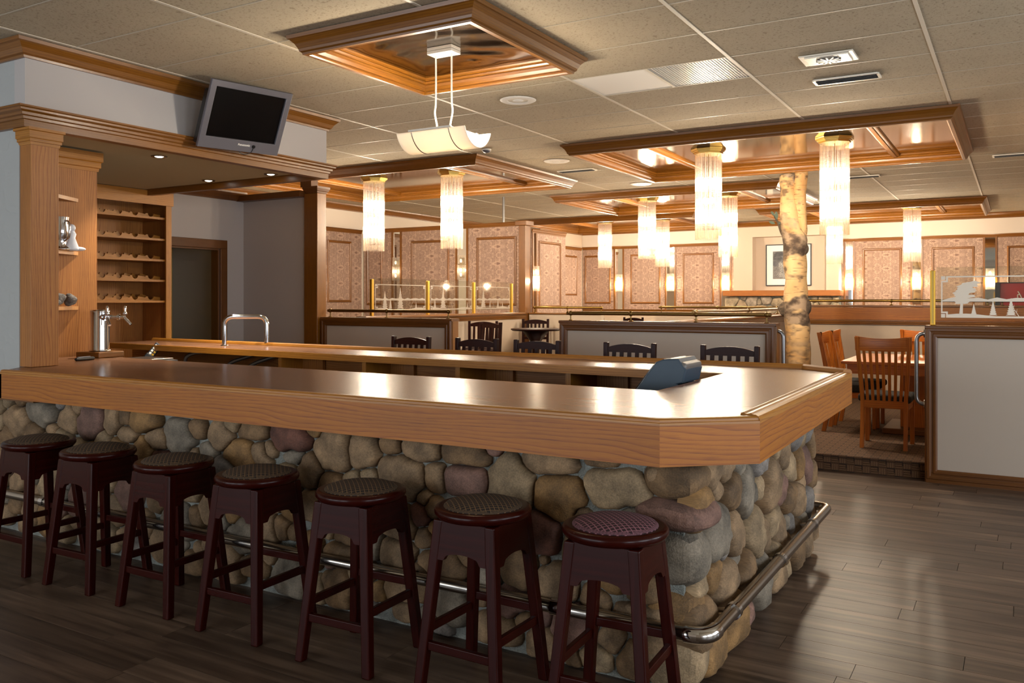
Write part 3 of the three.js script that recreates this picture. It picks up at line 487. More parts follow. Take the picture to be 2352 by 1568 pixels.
// ================================================================= BAR STOOLS
function makeStool(cm) {
  const g = new THREE.Group();
  const prof = [[0.001, 0.668], [0.16, 0.668], [0.182, 0.674], [0.192, 0.688], [0.192, 0.7], [0.186, 0.71], [0.172, 0.714], [0.15, 0.71], [0.001, 0.71]].map((p) => new THREE.Vector2(...p));
  part(g, 'seat_ring', new THREE.LatheGeometry(prof, 48), M.mahog);
  const cp = [[0.156, 0.708], [0.155, 0.714], [0.146, 0.722], [0.12, 0.731], [0.08, 0.738], [0.04, 0.741], [0.0005, 0.742]].map((p) => new THREE.Vector2(...p));
  part(g, 'cushion', muv(new THREE.LatheGeometry(cp, 40), 'x'), cm);
  const top = 0.118, bot = 0.178, hgt = 0.668;
  for (const [sx, sz] of [[1, 1], [1, -1], [-1, 1], [-1, -1]]) {
    const l = new RoundedBoxGeometry(0.044, hgt, 0.044, 2, 0.006), p = l.attributes.position;
    for (let i = 0; i < p.count; i++) { const t = 0.5 - p.getY(i) / hgt, o = top + (bot - top) * t, k = 1 - 0.12 * t; p.setXYZ(i, p.getX(i) * k + sx * o, p.getY(i) + hgt / 2, p.getZ(i) * k + sz * o); }
    l.computeVertexNormals(); muv(l, 'y'); part(g, 'leg', l, M.mahog);
  }
  const s = new THREE.Shape(), w0 = 0.104, w1 = 0.117, D = 0.15; s.moveTo(-w0, 0); s.lineTo(w0, 0); s.lineTo(w1, -D); s.lineTo(w1 - 0.03, -D); s.bezierCurveTo(w1 - 0.04, -D + 0.004, w1 - 0.038, -D + 0.022, w1 - 0.058, -D + 0.024); s.bezierCurveTo(0.03, -D + 0.034, -0.03, -D + 0.034, -w1 + 0.058, -D + 0.024); s.bezierCurveTo(-w1 + 0.038, -D + 0.022, -w1 + 0.04, -D + 0.004, -w1 + 0.03, -D); s.lineTo(-w1, -D); s.closePath();
  const ap = new THREE.ExtrudeGeometry(s, { depth: 0.018, bevelEnabled: false, curveSegments: 8 }); muv(ap, 'x'); ap.rotateX(-Math.atan((bot - top) / hgt)); ap.translate(0, 0.666, top + 0.002);
  for (let k = 0; k < 4; k++) part(g, 'apron', ap.clone().rotateY(k * Math.PI / 2), M.mahog);
  const off = (y) => top + (bot - top) * (1 - y / hgt);
  for (const [k, y] of [[0, 0.185], [1, 0.245], [2, 0.29], [3, 0.245]]) part(g, 'stretcher', cbox(2 * off(y) - 0.036, 0.034, 0.022, 0, y, off(y), 'x', 0.004).rotateY(k * Math.PI / 2), M.mahog);
  return g;
}
{
  const X = [[-1.25, -2.845, 0.05], [-1.815, -2.845, -0.02], [-2.43, -2.835, 0.03], [-3.065, -2.84, 0.03], [-3.667, -2.85, 0.02], [-4.296, -2.855, 0.04], [-4.86, -2.86, 0.0]];
  const names = ['bar stool with maroon lattice seat at the right end of the row', 'dark bar stool second from the right end, tan lattice seat, beside the maroon one', 'third dark bar stool from the right end of the row', 'middle dark bar stool of the row of seven along the stone bar', 'third dark bar stool from the left end of the row', 'second dark bar stool from the left edge of the photo', 'leftmost dark bar stool, its left legs cut by the photo edge'];
  const A = makeStool(M.seatA), B = makeStool(M.seatB);
  X.forEach(([x, z, r], i) => { const s = i === 0 ? B : i === 1 ? A : A.clone(); s.name = numbered('bar_stool'); s.userData = { label: names[i], category: 'stool', group: 'bar stools along the stone bar' }; s.position.set(x, 0, z); s.rotation.y = r; scene.add(s); });
}

// ================================================================= LEFT WALL, BULKHEAD, COLUMN, SHELVES
{
  const w = structure('wall_bar_left'); part(w, 'plaster', merge(box(XL, -6.9, 0, 3.34, -3.36, -3.22), box(-6.9, -5.70, 0.935, 3.34, -3.36, -3.22)), M.wallCool);
  const b = thing('bulkhead', 'painted bulkhead above the bar edged with oak crown and lower trim', 'bulkhead'), x1 = -5.60, zf = -6.04, zn = -3.20;
  part(b, 'face', box(-5.72, x1, 2.68, H + 0.1, zf, zn), M.bulk); part(b, 'far_face', box(-8.3, -5.72, 2.72, H + 0.1, zf, zf + 0.08), M.bulk); part(b, 'near_face', box(-10.2, -5.72, 2.72, H + 0.1, -3.215, zn), M.wallCool);
  part(b, 'soffit', box(-9.2, -5.72, 2.715, 2.745, zf + 0.08, -3.37), M.soffit);
  const path = [[-10.2, zn], [x1, zn], [x1, zf], [-8.3, zf]];
  for (const q of sweep(path, CROWN(H), false, -1)) part(b, 'crown_moulding', q, M.trim);
  const low = [[-0.06, 2.652], [0.0, 2.652], [0.012, 2.654], [0.014, 2.70], [0.024, 2.705], [0.026, 2.722], [0.04, 2.728], [0.042, 2.745], [0.062, 2.756], [0.064, 2.768], [0.076, 2.775], [0.076, 2.786], [0, 2.786], [-0.06, 2.715]];
  for (const q of sweep(path, low, false, -1)) part(b, 'lower_trim', q, M.trim);
  settle(b);
  [[-6.16, -4.64], [-6.98, -5.83], [-6.12, -5.84]].forEach(([x, z], i) => {
    const p = thing('pot_light', ['recessed downlight in the bar soffit nearest the column', 'recessed downlight in the bar soffit nearest the wine rack', 'recessed downlight in the bar soffit beneath the television end'][i], 'downlight', 'soffit downlights');
    const ring = new THREE.LatheGeometry([[0.04, 0], [0.062, -0.002], [0.066, 0.006], [0.04, 0.006]].map((q) => new THREE.Vector2(...q)), 32); part(p, 'trim_ring', ring, M.steel);
    part(p, 'lamp', new THREE.SphereGeometry(0.036, 20, 10, 0, 6.3, Math.PI / 2, Math.PI / 2).scale(1, 0.35, 1).translate(0, 0.006, 0), M.bulb);
    p.position.set(x, 2.709, z); const L = new THREE.SpotLight(new THREE.Color().setRGB(1, 0.9, 0.75), LAMP.pot, 0, 0.9, 0.6); L.position.set(0, -0.02, 0); L.target.position.set(0, -2, 0); L.castShadow = true; p.add(L, L.target);
  });
}
{
  const g = thing('oak_column', 'square oak column standing on the bar top with a stepped capital', 'column');
  part(g, 'shaft', box(-5.70, -5.575, 1.0765, 2.55, -3.415, -3.225, 'y', 0.003), M.oakPanel);
  sweep([[-5.70, -3.415], [-5.575, -3.415], [-5.575, -3.225], [-5.70, -3.225]], [[-0.03, 2.54], [0.004, 2.54], [0.008, 2.56], [0.014, 2.562], [0.014, 2.58], [0.02, 2.585], [0.02, 2.63], [0.03, 2.635], [0.03, 2.651], [-0.03, 2.651]], true, 1).forEach((q) => part(g, 'capital', q, M.oakEdge));
  settle(g);
  const p = thing('corner_display_panel', 'tall oak panel with three triangular corner shelves behind the column', 'shelf unit'), x = -6.40;
  part(p, 'panel', box(x - 0.04, x, 0.0, 2.60, -4.24, -3.37, 'y'), M.oakPanel);
  sweep([[x, -3.37], [x, -4.24], [x - 0.04, -4.24]], [[-0.02, 2.55], [0.008, 2.55], [0.012, 2.575], [0.022, 2.58], [0.022, 2.62], [0.034, 2.63], [0.034, 2.70], [-0.02, 2.70]], false, -1).forEach((q) => part(p, 'crown', q, M.oakEdge));
  for (const y of [1.44, 1.87, 2.29]) {
    const s = new THREE.Shape([[0, 0], [0.42, 0], [0, 0.7]].map((q) => new THREE.Vector2(...q))), e = new THREE.ExtrudeGeometry(s, { depth: 0.028, bevelEnabled: false }); e.rotateX(-Math.PI / 2); e.translate(x + 0.001, y, -3.38);
    part(p, 'shelf', muv(e, 'x'), M.oakEdge);
  }
  settle(p);
  const j = thing('chrome_jug', 'shiny chrome trophy jug on the middle corner shelf', 'jug'); const jp = [[0.001, 0], [0.055, 0], [0.06, 0.01], [0.03, 0.04], [0.05, 0.09], [0.058, 0.15], [0.05, 0.22], [0.056, 0.25], [0.05, 0.25], [0.001, 0.2]];
  part(j, 'body', new THREE.LatheGeometry(jp.map((q) => new THREE.Vector2(...q)), 28), M.chrome); part(j, 'handle', tube([[0.05, 0.22, 0], [0.1, 0.2, 0], [0.1, 0.1, 0], [0.05, 0.07, 0]], 0.008), M.chrome); j.position.set(-6.27, 1.899, -3.86);
  const f = thing('figurine', 'small pale ceramic figurine on the middle corner shelf', 'figurine'); const fp = [[0.001, 0], [0.05, 0], [0.055, 0.02], [0.04, 0.06], [0.026, 0.1], [0.034, 0.13], [0.022, 0.155], [0.001, 0.156]];
  part(f, 'body', new THREE.LatheGeometry(fp.map((q) => new THREE.Vector2(...q)), 20), M.ceramic); part(f, 'head', new THREE.SphereGeometry(0.03, 16, 12).translate(0, 0.178, 0), M.ceramic); part(f, 'boot', new THREE.SphereGeometry(0.035, 14, 10).scale(1, 0.5, 1.7).translate(0.01, 0.0175, -0.05), M.ceramic); f.position.set(-6.33, 1.899, -3.98);
  [[-6.26, -3.82, 0.055, 'largest rounded grey rock on the lowest corner shelf'], [-6.16, -3.75, 0.034, 'small rock in front of the large one on the lowest corner shelf'], [-6.33, -3.97, 0.046, 'speckled rock at the right end of the lowest corner shelf']].forEach(([a, b, r, l], i) => {
    const k = thing('display_rock', l, 'rock'), q = new THREE.IcosahedronGeometry(r, 3), p2 = q.attributes.position; for (let n = 0; n < p2.count; n++) { const v = V3().fromBufferAttribute(p2, n), s = 1 + 0.16 * Math.sin(v.x * 60 + i) * Math.sin(v.y * 70 + 2 * i) + 0.1 * Math.sin(v.z * 90); v.multiplyScalar(s); p2.setXYZ(n, v.x, v.y * 0.95, v.z); } q.computeVertexNormals(); q.computeBoundingBox(); q.translate(0, -q.boundingBox.min.y, 0); part(k, 'body', q, M.rubble); k.position.set(a, 1.469, b);
  });
}
{ // wine rack
  const g = thing('wine_rack', 'tall oak wine cabinet with five scalloped bottle shelves', 'wine rack'), xf = -8.15, xb = -8.62, z0 = -6.30, z1 = -5.05;
  part(g, 'back_panel', box(xb - 0.02, xb, 0, 2.62, z0, z1, 'y'), M.oakPanel);
  part(g, 'side_panel', box(xb, xf - 0.02, 0, 2.62, z0, z0 + 0.025, 'y'), M.oakPanel); part(g, 'side_panel', box(xb, xf - 0.02, 0, 2.62, z1 - 0.025, z1, 'y'), M.oakPanel);
  part(g, 'stile', box(xf - 0.02, xf, 0, 2.58, z0, z0 + 0.07, 'y'), M.oakEdge); part(g, 'stile', box(xf - 0.02, xf, 0, 2.58, z1 - 0.05, z1, 'y'), M.oakEdge);
  part(g, 'top_rail', box(xf - 0.02, xf, 2.57, 2.62, z0 + 0.07, z1 - 0.05, 'z'), M.oakEdge);
  sweep([[xf - 0.02, z1], [xf, z1], [xf, z0], [xf - 0.02, z0]], [[-0.015, 2.56], [0.008, 2.56], [0.012, 2.60], [0.03, 2.605], [0.03, 2.65], [0.05, 2.66], [0.05, 2.71], [-0.015, 2.71]], false, 1).forEach((q) => part(g, 'crown', q, M.oakEdge));
  for (const y of [1.51, 1.74, 1.965, 2.195, 2.43]) {
    const sh = part(g, 'shelf', box(xb, xf - 0.03, y - 0.022, y, z0 + 0.025, z1 - 0.025, 'z'), M.oakEdge);
    for (const [dx, hh] of [[0.10, 0.045], [0.34, 0.075]]) {
      const s = new THREE.Shape(), zz0 = z0 + 0.05, zz1 = z1 - 0.03; s.moveTo(zz0, 0); s.lineTo(zz1, 0); s.lineTo(zz1, hh * 0.75);
      const n = 6, stp = (zz1 - zz0) / n; for (let k = n - 1; k >= 0; k--) { const c = zz0 + (k + 0.62) * stp; s.lineTo(c + stp * 0.36, hh * 0.75); s.lineTo(c + stp * 0.30, hh); s.lineTo(c + 0.036, hh); s.absarc(c, hh, 0.036, 0, Math.PI, true); s.lineTo(c - 0.036 - stp * 0.02, hh); } s.lineTo(zz0, hh * 0.75); s.closePath();
      const e = new THREE.ExtrudeGeometry(s, { depth: 0.02, bevelEnabled: false, curveSegments: 8 }); e.rotateY(-Math.PI / 2); muv(e, 'z'); e.translate(xf - 0.03 - dx, y + 0.0005, 0); part(sh, 'bottle_cradle', e, M.oakEdge);
    }
  }
  settle(g);
}
{ // doorway wall and the return wall with its post
  const w = structure('wall_doorway'), x = -8.78, y = 2.86, d0 = -7.50, d1 = -6.42, dh = 2.17;
  part(w, 'plaster', merge(box(x - 0.12, x, 0, y, -7.98, d0), box(x - 0.12, x, 0, y, d1, -5.0), box(x - 0.12, x, dh, y, d0, d1)), M.bulk);
  for (const q of sweep([[x, -5.0], [x, -7.88]], CROWN(y + 0.06), false, -1)) part(w, 'crown_moulding', q, M.trimDeep);
  const cs = [[0, 0], [0, 0.016], [0.02, 0.022], [0.06, 0.016], [0.09, 0.024], [0.1, 0.024], [0.1, 0]];
  const dr = structure('door_1');
  for (const q of sweep([[d1, -dh], [d0, -dh]], cs, false, -1).concat([])) { q.rotateX(Math.PI / 2); }
  part(dr, 'head_casing', box(x, x + 0.03, dh, dh + 0.11, d0 - 0.11, d1 + 0.11, 'z', 0.006), M.trimDeep); part(dr, 'side_casing', box(x, x + 0.03, 0, dh, d0 - 0.11, d0, 'y', 0.006), M.trimDeep); part(dr, 'side_casing', box(x, x + 0.03, 0, dh, d1, d1 + 0.11, 'y', 0.006), M.trimDeep);
  part(dr, 'jamb', box(x - 0.125, x - 0.001, 0, dh - 0.02, d0, d0 + 0.02, 'y'), M.trimDeep); part(dr, 'jamb', box(x - 0.125, x - 0.001, dh - 0.02, dh, d0, d1), M.trimDeep);
  const hw = structure('wall_corridor'); part(hw, 'plaster', box(-10.28, -10.2, 0, 2.9, -7.98, -5.0), M.khaki);
  const rw = structure('wall_return'); part(rw, 'plaster', box(-10.28, -7.663, 0, 2.86, -8.02, -7.9), M.bulk);
  for (const q of sweep([[x, -7.9], [-7.66, -7.9]], [[0, 2.80], [0.012, 2.80], [0.014, 2.845], [0.03, 2.855], [0.03, 2.875], [-0.12, 2.875], [-0.12, 2.8]], false, 1)) part(rw, 'cap_moulding', q.translate(0, 0, 0), M.trimDeep);
  const p = thing('oak_post', 'dark oak post with a moulded cap at the end of the bar return wall', 'post');
  part(p, 'shaft', box(-7.66, -7.44, 0, 2.84, -8.02, -7.86, 'y', 0.006), M.trim); part(structure('trim_1'), 'neck', box(-7.74, -7.56, 2.925, H - 0.005, -8.0, -7.88, 'y'), M.trimDeep);
  sweep([[-7.622, -8.02], [-7.44, -8.02], [-7.44, -7.86], [-7.622, -7.86]], [[-0.06, 2.84], [0.004, 2.84], [0.012, 2.86], [0.02, 2.865], [0.034, 2.895], [0.036, 2.92], [-0.06, 2.92]], true, 1).forEach((q) => part(p, 'cap', q, M.trimDeep));
  settle(p);
}

// ================================================================= TELEVISION
{
  const font = await new FontLoader().loadAsync('fonts/droid/droid_sans_bold.typeface.json');
  const g = thing('television', 'grey framed flat television tilted down from the bulkhead', 'television');
  const W = 0.745, Hh = 0.525, b = 0.042, bb = 0.085;
  part(g, 'rear_shell', new RoundedBoxGeometry(W - 0.004, Hh - 0.09, 0.075, 2, 0.02).translate(0, Hh / 2 - 0.04, -0.036), M.black);
  const fr = new THREE.Shape([[-W / 2, 0], [W / 2, 0], [W / 2, Hh], [-W / 2, Hh]].map((q) => new THREE.Vector2(...q))); fr.holes.push(new THREE.Path([[-W / 2 + b, bb], [-W / 2 + b, Hh - b], [W / 2 - b, Hh - b], [W / 2 - b, bb]].map((q) => new THREE.Vector2(...q))));
  const bz = part(g, 'bezel', new THREE.ExtrudeGeometry(fr, { depth: 0.02, bevelEnabled: true, bevelSize: 0.004, bevelThickness: 0.004, bevelSegments: 2 }).translate(0, 0, -0.004), M.silver);
  part(g, 'screen', new THREE.BoxGeometry(W - 2 * b, Hh - b - bb, 0.006).translate(0, (bb + Hh - b) / 2, 0.0), M.screen);
  const tx = new TextGeometry('Panasonic', { font, size: 0.017, depth: 0.001, curveSegments: 3 }); tx.computeBoundingBox(); part(bz, 'lettering', tx.translate(-tx.boundingBox.max.x / 2 + 0.03, 0.045, 0.0205), M.white);
  part(bz, 'sensor', new THREE.CylinderGeometry(0.013, 0.013, 0.012, 16).rotateX(Math.PI / 2).translate(0.12, 0.05, 0.024), M.black); part(g, 'sensor_cable', tube([[0.12, 0.04, 0.026], [0.11, 0.0, 0.02], [0.06, -0.03, 0.0], [0.02, -0.01, -0.02]], 0.003, 6, 20), M.black);
  part(g, 'bracket', new THREE.BoxGeometry(0.18, 0.2, 0.1).translate(0, 0.24, -0.145), M.black);
  const up = V3(0.215, 0.465, 0.04).normalize(), rt = V3(0.07, 0, -0.8).normalize(), nm = rt.clone().cross(up).normalize(); const rt2 = up.clone().cross(nm).normalize();
  g.quaternion.setFromRotationMatrix(new THREE.Matrix4().makeBasis(rt2, up, nm)); g.position.set(-5.40, 2.722, -4.80);
}

// ================================================================= BEER TOWER AND SMALL THINGS ON THE BAR
{
  const g = thing('beer_tower', 'chrome cylindrical beer tower with two taps on a wooden block', 'beer tower');
  part(g, 'base_block', new RoundedBoxGeometry(0.24, 0.045, 0.24, 2, 0.008).translate(0, 0.0225, 0), M.trim);
  part(g, 'column', new THREE.LatheGeometry([[0.001, 0.045], [0.078, 0.045], [0.078, 0.055], [0.068, 0.06], [0.068, 0.345], [0.072, 0.35], [0.072, 0.365], [0.001, 0.37]].map((q) => new THREE.Vector2(...q)), 36), M.chrome);
  for (const [dx, dz] of [[0.05, 0.07], [0.05, -0.10]]) {
    const t = new THREE.Group(); t.name = 'tap'; g.add(t);
    part(t, 'shank', bar([0.02, 0.31, dz * 0.4], [0.15, 0.31, dz], 0.016), M.chrome); part(t, 'collar', bar([0.10, 0.31, dz * 0.75], [0.115, 0.31, dz * 0.83], 0.026), M.chrome);
    part(t, 'spout', bar([0.14, 0.312, dz * 0.95], [0.19, 0.25, dz * 1.2], 0.012), M.chrome); part(t, 'lever', new THREE.LatheGeometry([[0.001, 0], [0.014, 0.002], [0.016, 0.02], [0.008, 0.035], [0.014, 0.055], [0.008, 0.075], [0.001, 0.078]].map((q) => new THREE.Vector2(...q)), 16).translate(0.15, 0.32, dz), M.chrome);
  }
  g.position.set(-6.12, BT + 0.001, -4.08); g.rotation.y = 0.15;
  const k = thing('bottle_opener', 'black and silver wine opener lying beside the beer tower', 'opener'); part(k, 'handle', new THREE.CapsuleGeometry(0.016, 0.15, 6, 14).rotateX(Math.PI / 2).scale(1, 0.8, 1).translate(0, 0.0128, 0), M.black); part(k, 'blade', new RoundedBoxGeometry(0.014, 0.006, 0.12, 2, 0.003).translate(0, 0.0275, 0.01), M.silver); k.position.set(-5.85, BT + 0.0015, -3.78); k.rotation.y = 0.25;
  const s = thing('soda_gun', 'dark blue soda gun with labelled buttons leaning at the rear counter edge', 'soda gun'); part(s, 'body', new RoundedBoxGeometry(0.07, 0.16, 0.05, 3, 0.014).translate(0, 0.08, 0), M.navy);
  for (let r = 0; r < 4; r++) for (let c = 0; c < 2; c++) part(s, 'button', new RoundedBoxGeometry(0.022, 0.022, 0.008, 2, 0.003).translate(-0.014 + c * 0.028, 0.035 + r * 0.03, 0.028), c ? M.gold : M.white); part(s, 'hose', tube([[0, 0.02, -0.02], [0.02, -0.03, -0.05], [0.06, -0.1, -0.04]], 0.013), M.black); part(s, 'holster', new RoundedBoxGeometry(0.09, 0.05, 0.07, 2, 0.01).translate(0.0, 0.0, 0), M.black); s.position.set(-7.35, 0.955, -5.42); s.rotation.set(-0.35, 1.0, -0.35);
  const h = thing('counter_hoop', 'chrome inverted U-shaped hoop standing on the rear counter', 'grab rail'); part(h, 'tube', pipe([[-6.62, BT + 0.001, -5.72], [-6.62, 1.355, -5.72], [-6.30, 1.355, -5.96], [-6.30, BT + 0.03, -5.96]], 0.024, 0.09, 16), M.chrome); part(h, 'flange', new THREE.CylinderGeometry(0.036, 0.038, 0.01, 24).translate(-6.62, BT + 0.005, -5.72), M.chrome); settle(h);
  const d = thing('drip_board', 'pale metal drip tray set below the beer tower taps', 'tray'); part(d, 'tray', box(-6.3, -5.95, 1.03, 1.045, -4.62, -4.32, 'x', 0.005), M.steel); part(d, 'support', box(-6.35, -5.9, 0.0, 1.03, -4.62, -4.27), M.grey); settle(d);
}
{ // point-of-sale terminal in the bar well
  const g = thing('till_terminal', 'dark blue-grey till terminal with tied cables in the bar well corner', 'till');
  const s = new THREE.Shape([[-0.30, 0], [-0.22, -0.02], [0.06, 0.0], [0.10, 0.10], [0.085, 0.17], [0.05, 0.20], [0.085, 0.21], [0.10, 0.27], [0.06, 0.32], [-0.02, 0.315], [-0.06, 0.30]].map((q) => new THREE.Vector2(...q)));
  const e = new THREE.ExtrudeGeometry(s, { depth: 0.27, bevelEnabled: true, bevelSize: 0.008, bevelThickness: 0.008, bevelSegments: 2 }); e.translate(0, 0, -0.135); part(g, 'housing', e, M.pos);
  part(g, 'printer_cover', new RoundedBoxGeometry(0.12, 0.08, 0.28, 3, 0.02).rotateZ(-0.25).translate(0.045, 0.278, 0), M.posGrey); part(g, 'cable_box', new RoundedBoxGeometry(0.10, 0.10, 0.25, 3, 0.02).translate(0.05, 0.13, 0), M.posGrey);
  for (const [z, m] of [[-0.06, M.cableBlue], [0.02, M.black], [0.07, M.black]]) part(g, 'cable', tube([[0.05, 0.2, z], [0.105, 0.18, z], [0.108, 0.11, z + 0.015], [0.07, 0.06, z]], 0.006, 8, 24), m);
  part(g, 'screen', new THREE.BoxGeometry(0.005, 0.34, 0.23).rotateZ(-0.68).translate(-0.196, 0.155, 0), M.screen); part(g, 'stand', new THREE.BoxGeometry(0.2, 0.86, 0.2).translate(-0.06, -0.42, 0), M.pos);
  g.position.set(-1.66, 0.85, -4.62); g.scale.set(1, 1.06, 1);
}

// ================================================================= HALF WALLS
const CAP = (y) => [[-0.14, y - 0.03], [-0.14, y - 0.006], [-0.134, y], [0.014, y], [0.02, y - 0.006], [0.02, y - 0.022], [0.008, y - 0.03]];
const HF = [[0, 0], [0, 0.018], [0.012, 0.026], [0.03, 0.026], [0.036, 0.018], [0.05, 0.02], [0.058, 0.026], [0.075, 0.026], [0.085, 0.014], [0.085, 0]];
function railOn(parent, A, B, y, top, mat, n = 3) {
  const rl = part(parent, 'rail', bar([A[0], y, A[1]], [B[0], y, B[1]], 0.019, 14), mat);
  for (let i = 0; i < n; i++) { const t = n === 1 ? 0.5 : 0.02 + 0.96 * i / (n - 1), x = A[0] + (B[0] - A[0]) * t, z = A[1] + (B[1] - A[1]) * t; part(rl, 'bracket', merge(new THREE.CylinderGeometry(0.007, 0.007, y - top, 8).translate(x, (y + top) / 2, z), new THREE.CylinderGeometry(0.022, 0.026, 0.008, 14).translate(x, top + 0.004, z), new THREE.SphereGeometry(0.026, 14, 10).translate(x, y, z)), mat); }
}
function halfWallZ(label, x0, x1, y1, zf, floorY, opts = {}) {
  const g = thing('half_wall', label, 'half wall');
  part(g, 'body', box(x0, x1, floorY, y1 - 0.03, zf - 0.12, zf), M.half);
  sweep([[x0 - 0.01, zf], [x1 + 0.01, zf]], CAP(y1), false, -1).forEach((q) => part(g, 'cap', q, M.trimDeep));
  wallFrame(g, 'frame_moulding', 'z', zf, (x0 + x1) / 2, (floorY + y1 - 0.035) / 2 + 0.02, x1 - x0 - 0.17, y1 - floorY - 0.21, HF, M.trimDeep);
  part(g, 'baseboard', box(x0, x1, floorY, floorY + 0.09, zf, zf + 0.02), M.trimDeep);
  for (const x of [x0, x1]) part(g, 'end_board', box(x - 0.012, x + 0.012, floorY, y1 - 0.03, zf - 0.115, zf - 0.005, 'y'), M.trim);
  if (opts.rail) railOn(g, [x0 + 0.05, zf - 0.06], [x1 - 0.05, zf - 0.06], opts.rail, y1, M.brassDull, opts.n || 3);
  return settle(g);
}
halfWallZ('panelled half wall with dull brass rail beside the oak post', -7.42, -5.47, 1.305, -7.92, 0, { rail: 1.385 });
halfWallZ('long panelled half wall with dull brass rail behind the bar, left of the birch', -4.10, -1.90, 1.305, -7.92, 0, { rail: 1.38, n: 4 });
halfWallZ('panelled half wall carrying the etched glass screen at the right edge', -0.66, 3.55, 1.305, -7.92, 0, {});
{
  const g = thing('half_wall', 'receding half wall carrying three etched glass panels before the booth', 'half wall');
  part(g, 'body', box(-6.95, -6.85, F, 1.28, -11.98, -8.06), M.wallWarm); sweep([[-6.85, -8.06], [-6.85, -11.98]], CAP(1.315), false, -1).forEach((q) => part(g, 'cap', q, M.trim)); sweep([[-6.85, -8.06], [-6.85, -11.98]], RAIL(1.283), false, -1).forEach((q) => part(g, 'cap_moulding', q, M.trim)); settle(g);
  const h = thing('half_wall', 'low half wall with bright brass rail below the wallpapered partition', 'half wall'); part(h, 'body', box(-6.83, -5.55, F, 1.28, -12.2, -12.1), M.wallWarm); sweep([[-6.83, -12.1], [-5.55, -12.1]], CAP(1.31), false, -1).forEach((q) => part(h, 'cap', q, M.trim)); railOn(h, [-6.78, -12.15], [-5.55, -12.15], 1.395, 1.31, M.brass, 3); settle(h);
  const k = thing('half_wall', 'beige half wall running back from the long half wall to the birch', 'half wall'); part(k, 'body', box(-2.95, -2.85, F, 1.28, -12.9, -8.06), M.wallWarm); sweep([[-2.85, -8.06], [-2.85, -12.9]], CAP(1.31), false, -1).forEach((q) => part(k, 'cap', q, M.trim)); sweep([[-2.85, -8.06], [-2.85, -12.9]], RAIL(1.28), false, -1).forEach((q) => part(k, 'cap_moulding', q, M.trim)); railOn(k, [-2.9, -8.6], [-2.9, -12.8], 1.39, 1.31, M.brassDull, 3); settle(k);
  const m = thing('half_wall', 'far low half wall with brass rail in front of the fireplace', 'half wall'); part(m, 'body', box(-5.0, -2.97, F, 1.28, -13.06, -12.96), M.wallWarm); sweep([[-5.0, -12.96], [-2.97, -12.96]], CAP(1.31), false, -1).forEach((q) => part(m, 'cap', q, M.trim)); railOn(m, [-4.95, -13.0], [-3.05, -13.0], 1.40, 1.31, M.brassDull, 3); settle(m);
  const n = thing('half_wall', 'oak topped half wall with brass rail behind the oak dining table', 'half wall'); part(n, 'body', box(-2.83, 3.5, F, 1.2, -13.06, -12.96), M.wallWarm);
  part(n, 'oak_board', box(-2.83, 0.3, 1.2, 1.41, -13.04, -12.94), M.fascia); part(n, 'oak_board', box(0.302, 3.5, 1.2, 1.41, -13.04, -12.94), M.fascia); sweep([[-2.83, -12.94], [3.5, -12.94]], [[0, 1.17], [0.012, 1.17], [0.014, 1.19], [0.024, 1.195], [0.026, 1.215], [0.036, 1.22], [0.036, 1.235], [0, 1.24]], false, -1).forEach((q) => part(n, 'lower_moulding', q, M.trim)); sweep([[-2.83, -12.94], [3.5, -12.94]], CAP(1.444), false, -1).forEach((q) => part(n, 'cap', q, M.trim)); railOn(n, [-2.75, -13.0], [-0.3, -13.0], 1.505, 1.444, M.brass, 3); railOn(n, [-0.25, -13.0], [3.4, -13.0], 1.505, 1.444, M.brassDull, 4); settle(n);
}
{ // handrails at the step
  const mk = (label, x, z, y0, y1, dx) => { const g = thing('grab_handle', label, 'handle'); part(g, 'tube', pipe([[x, y1, z], [x + dx, y1, z], [x + dx, y0, z], [x, y0, z]], 0.017, 0.07, 14), M.handrail); for (const y of [y0, y1]) part(g, 'flange', new THREE.CylinderGeometry(0.034, 0.034, 0.01, 20).rotateZ(Math.PI / 2).translate(x + Math.sign(dx) * 0.004, y, z), M.steel); settle(g); };
  mk('grey grab handle on the end of the long half wall, beside the birch', -1.906, -7.98, 0.62, 1.235, 0.065); mk('grey grab handle on the end of the right half wall, by the oak chair', -0.674, -7.98, 0.64, 1.235, -0.065);
}

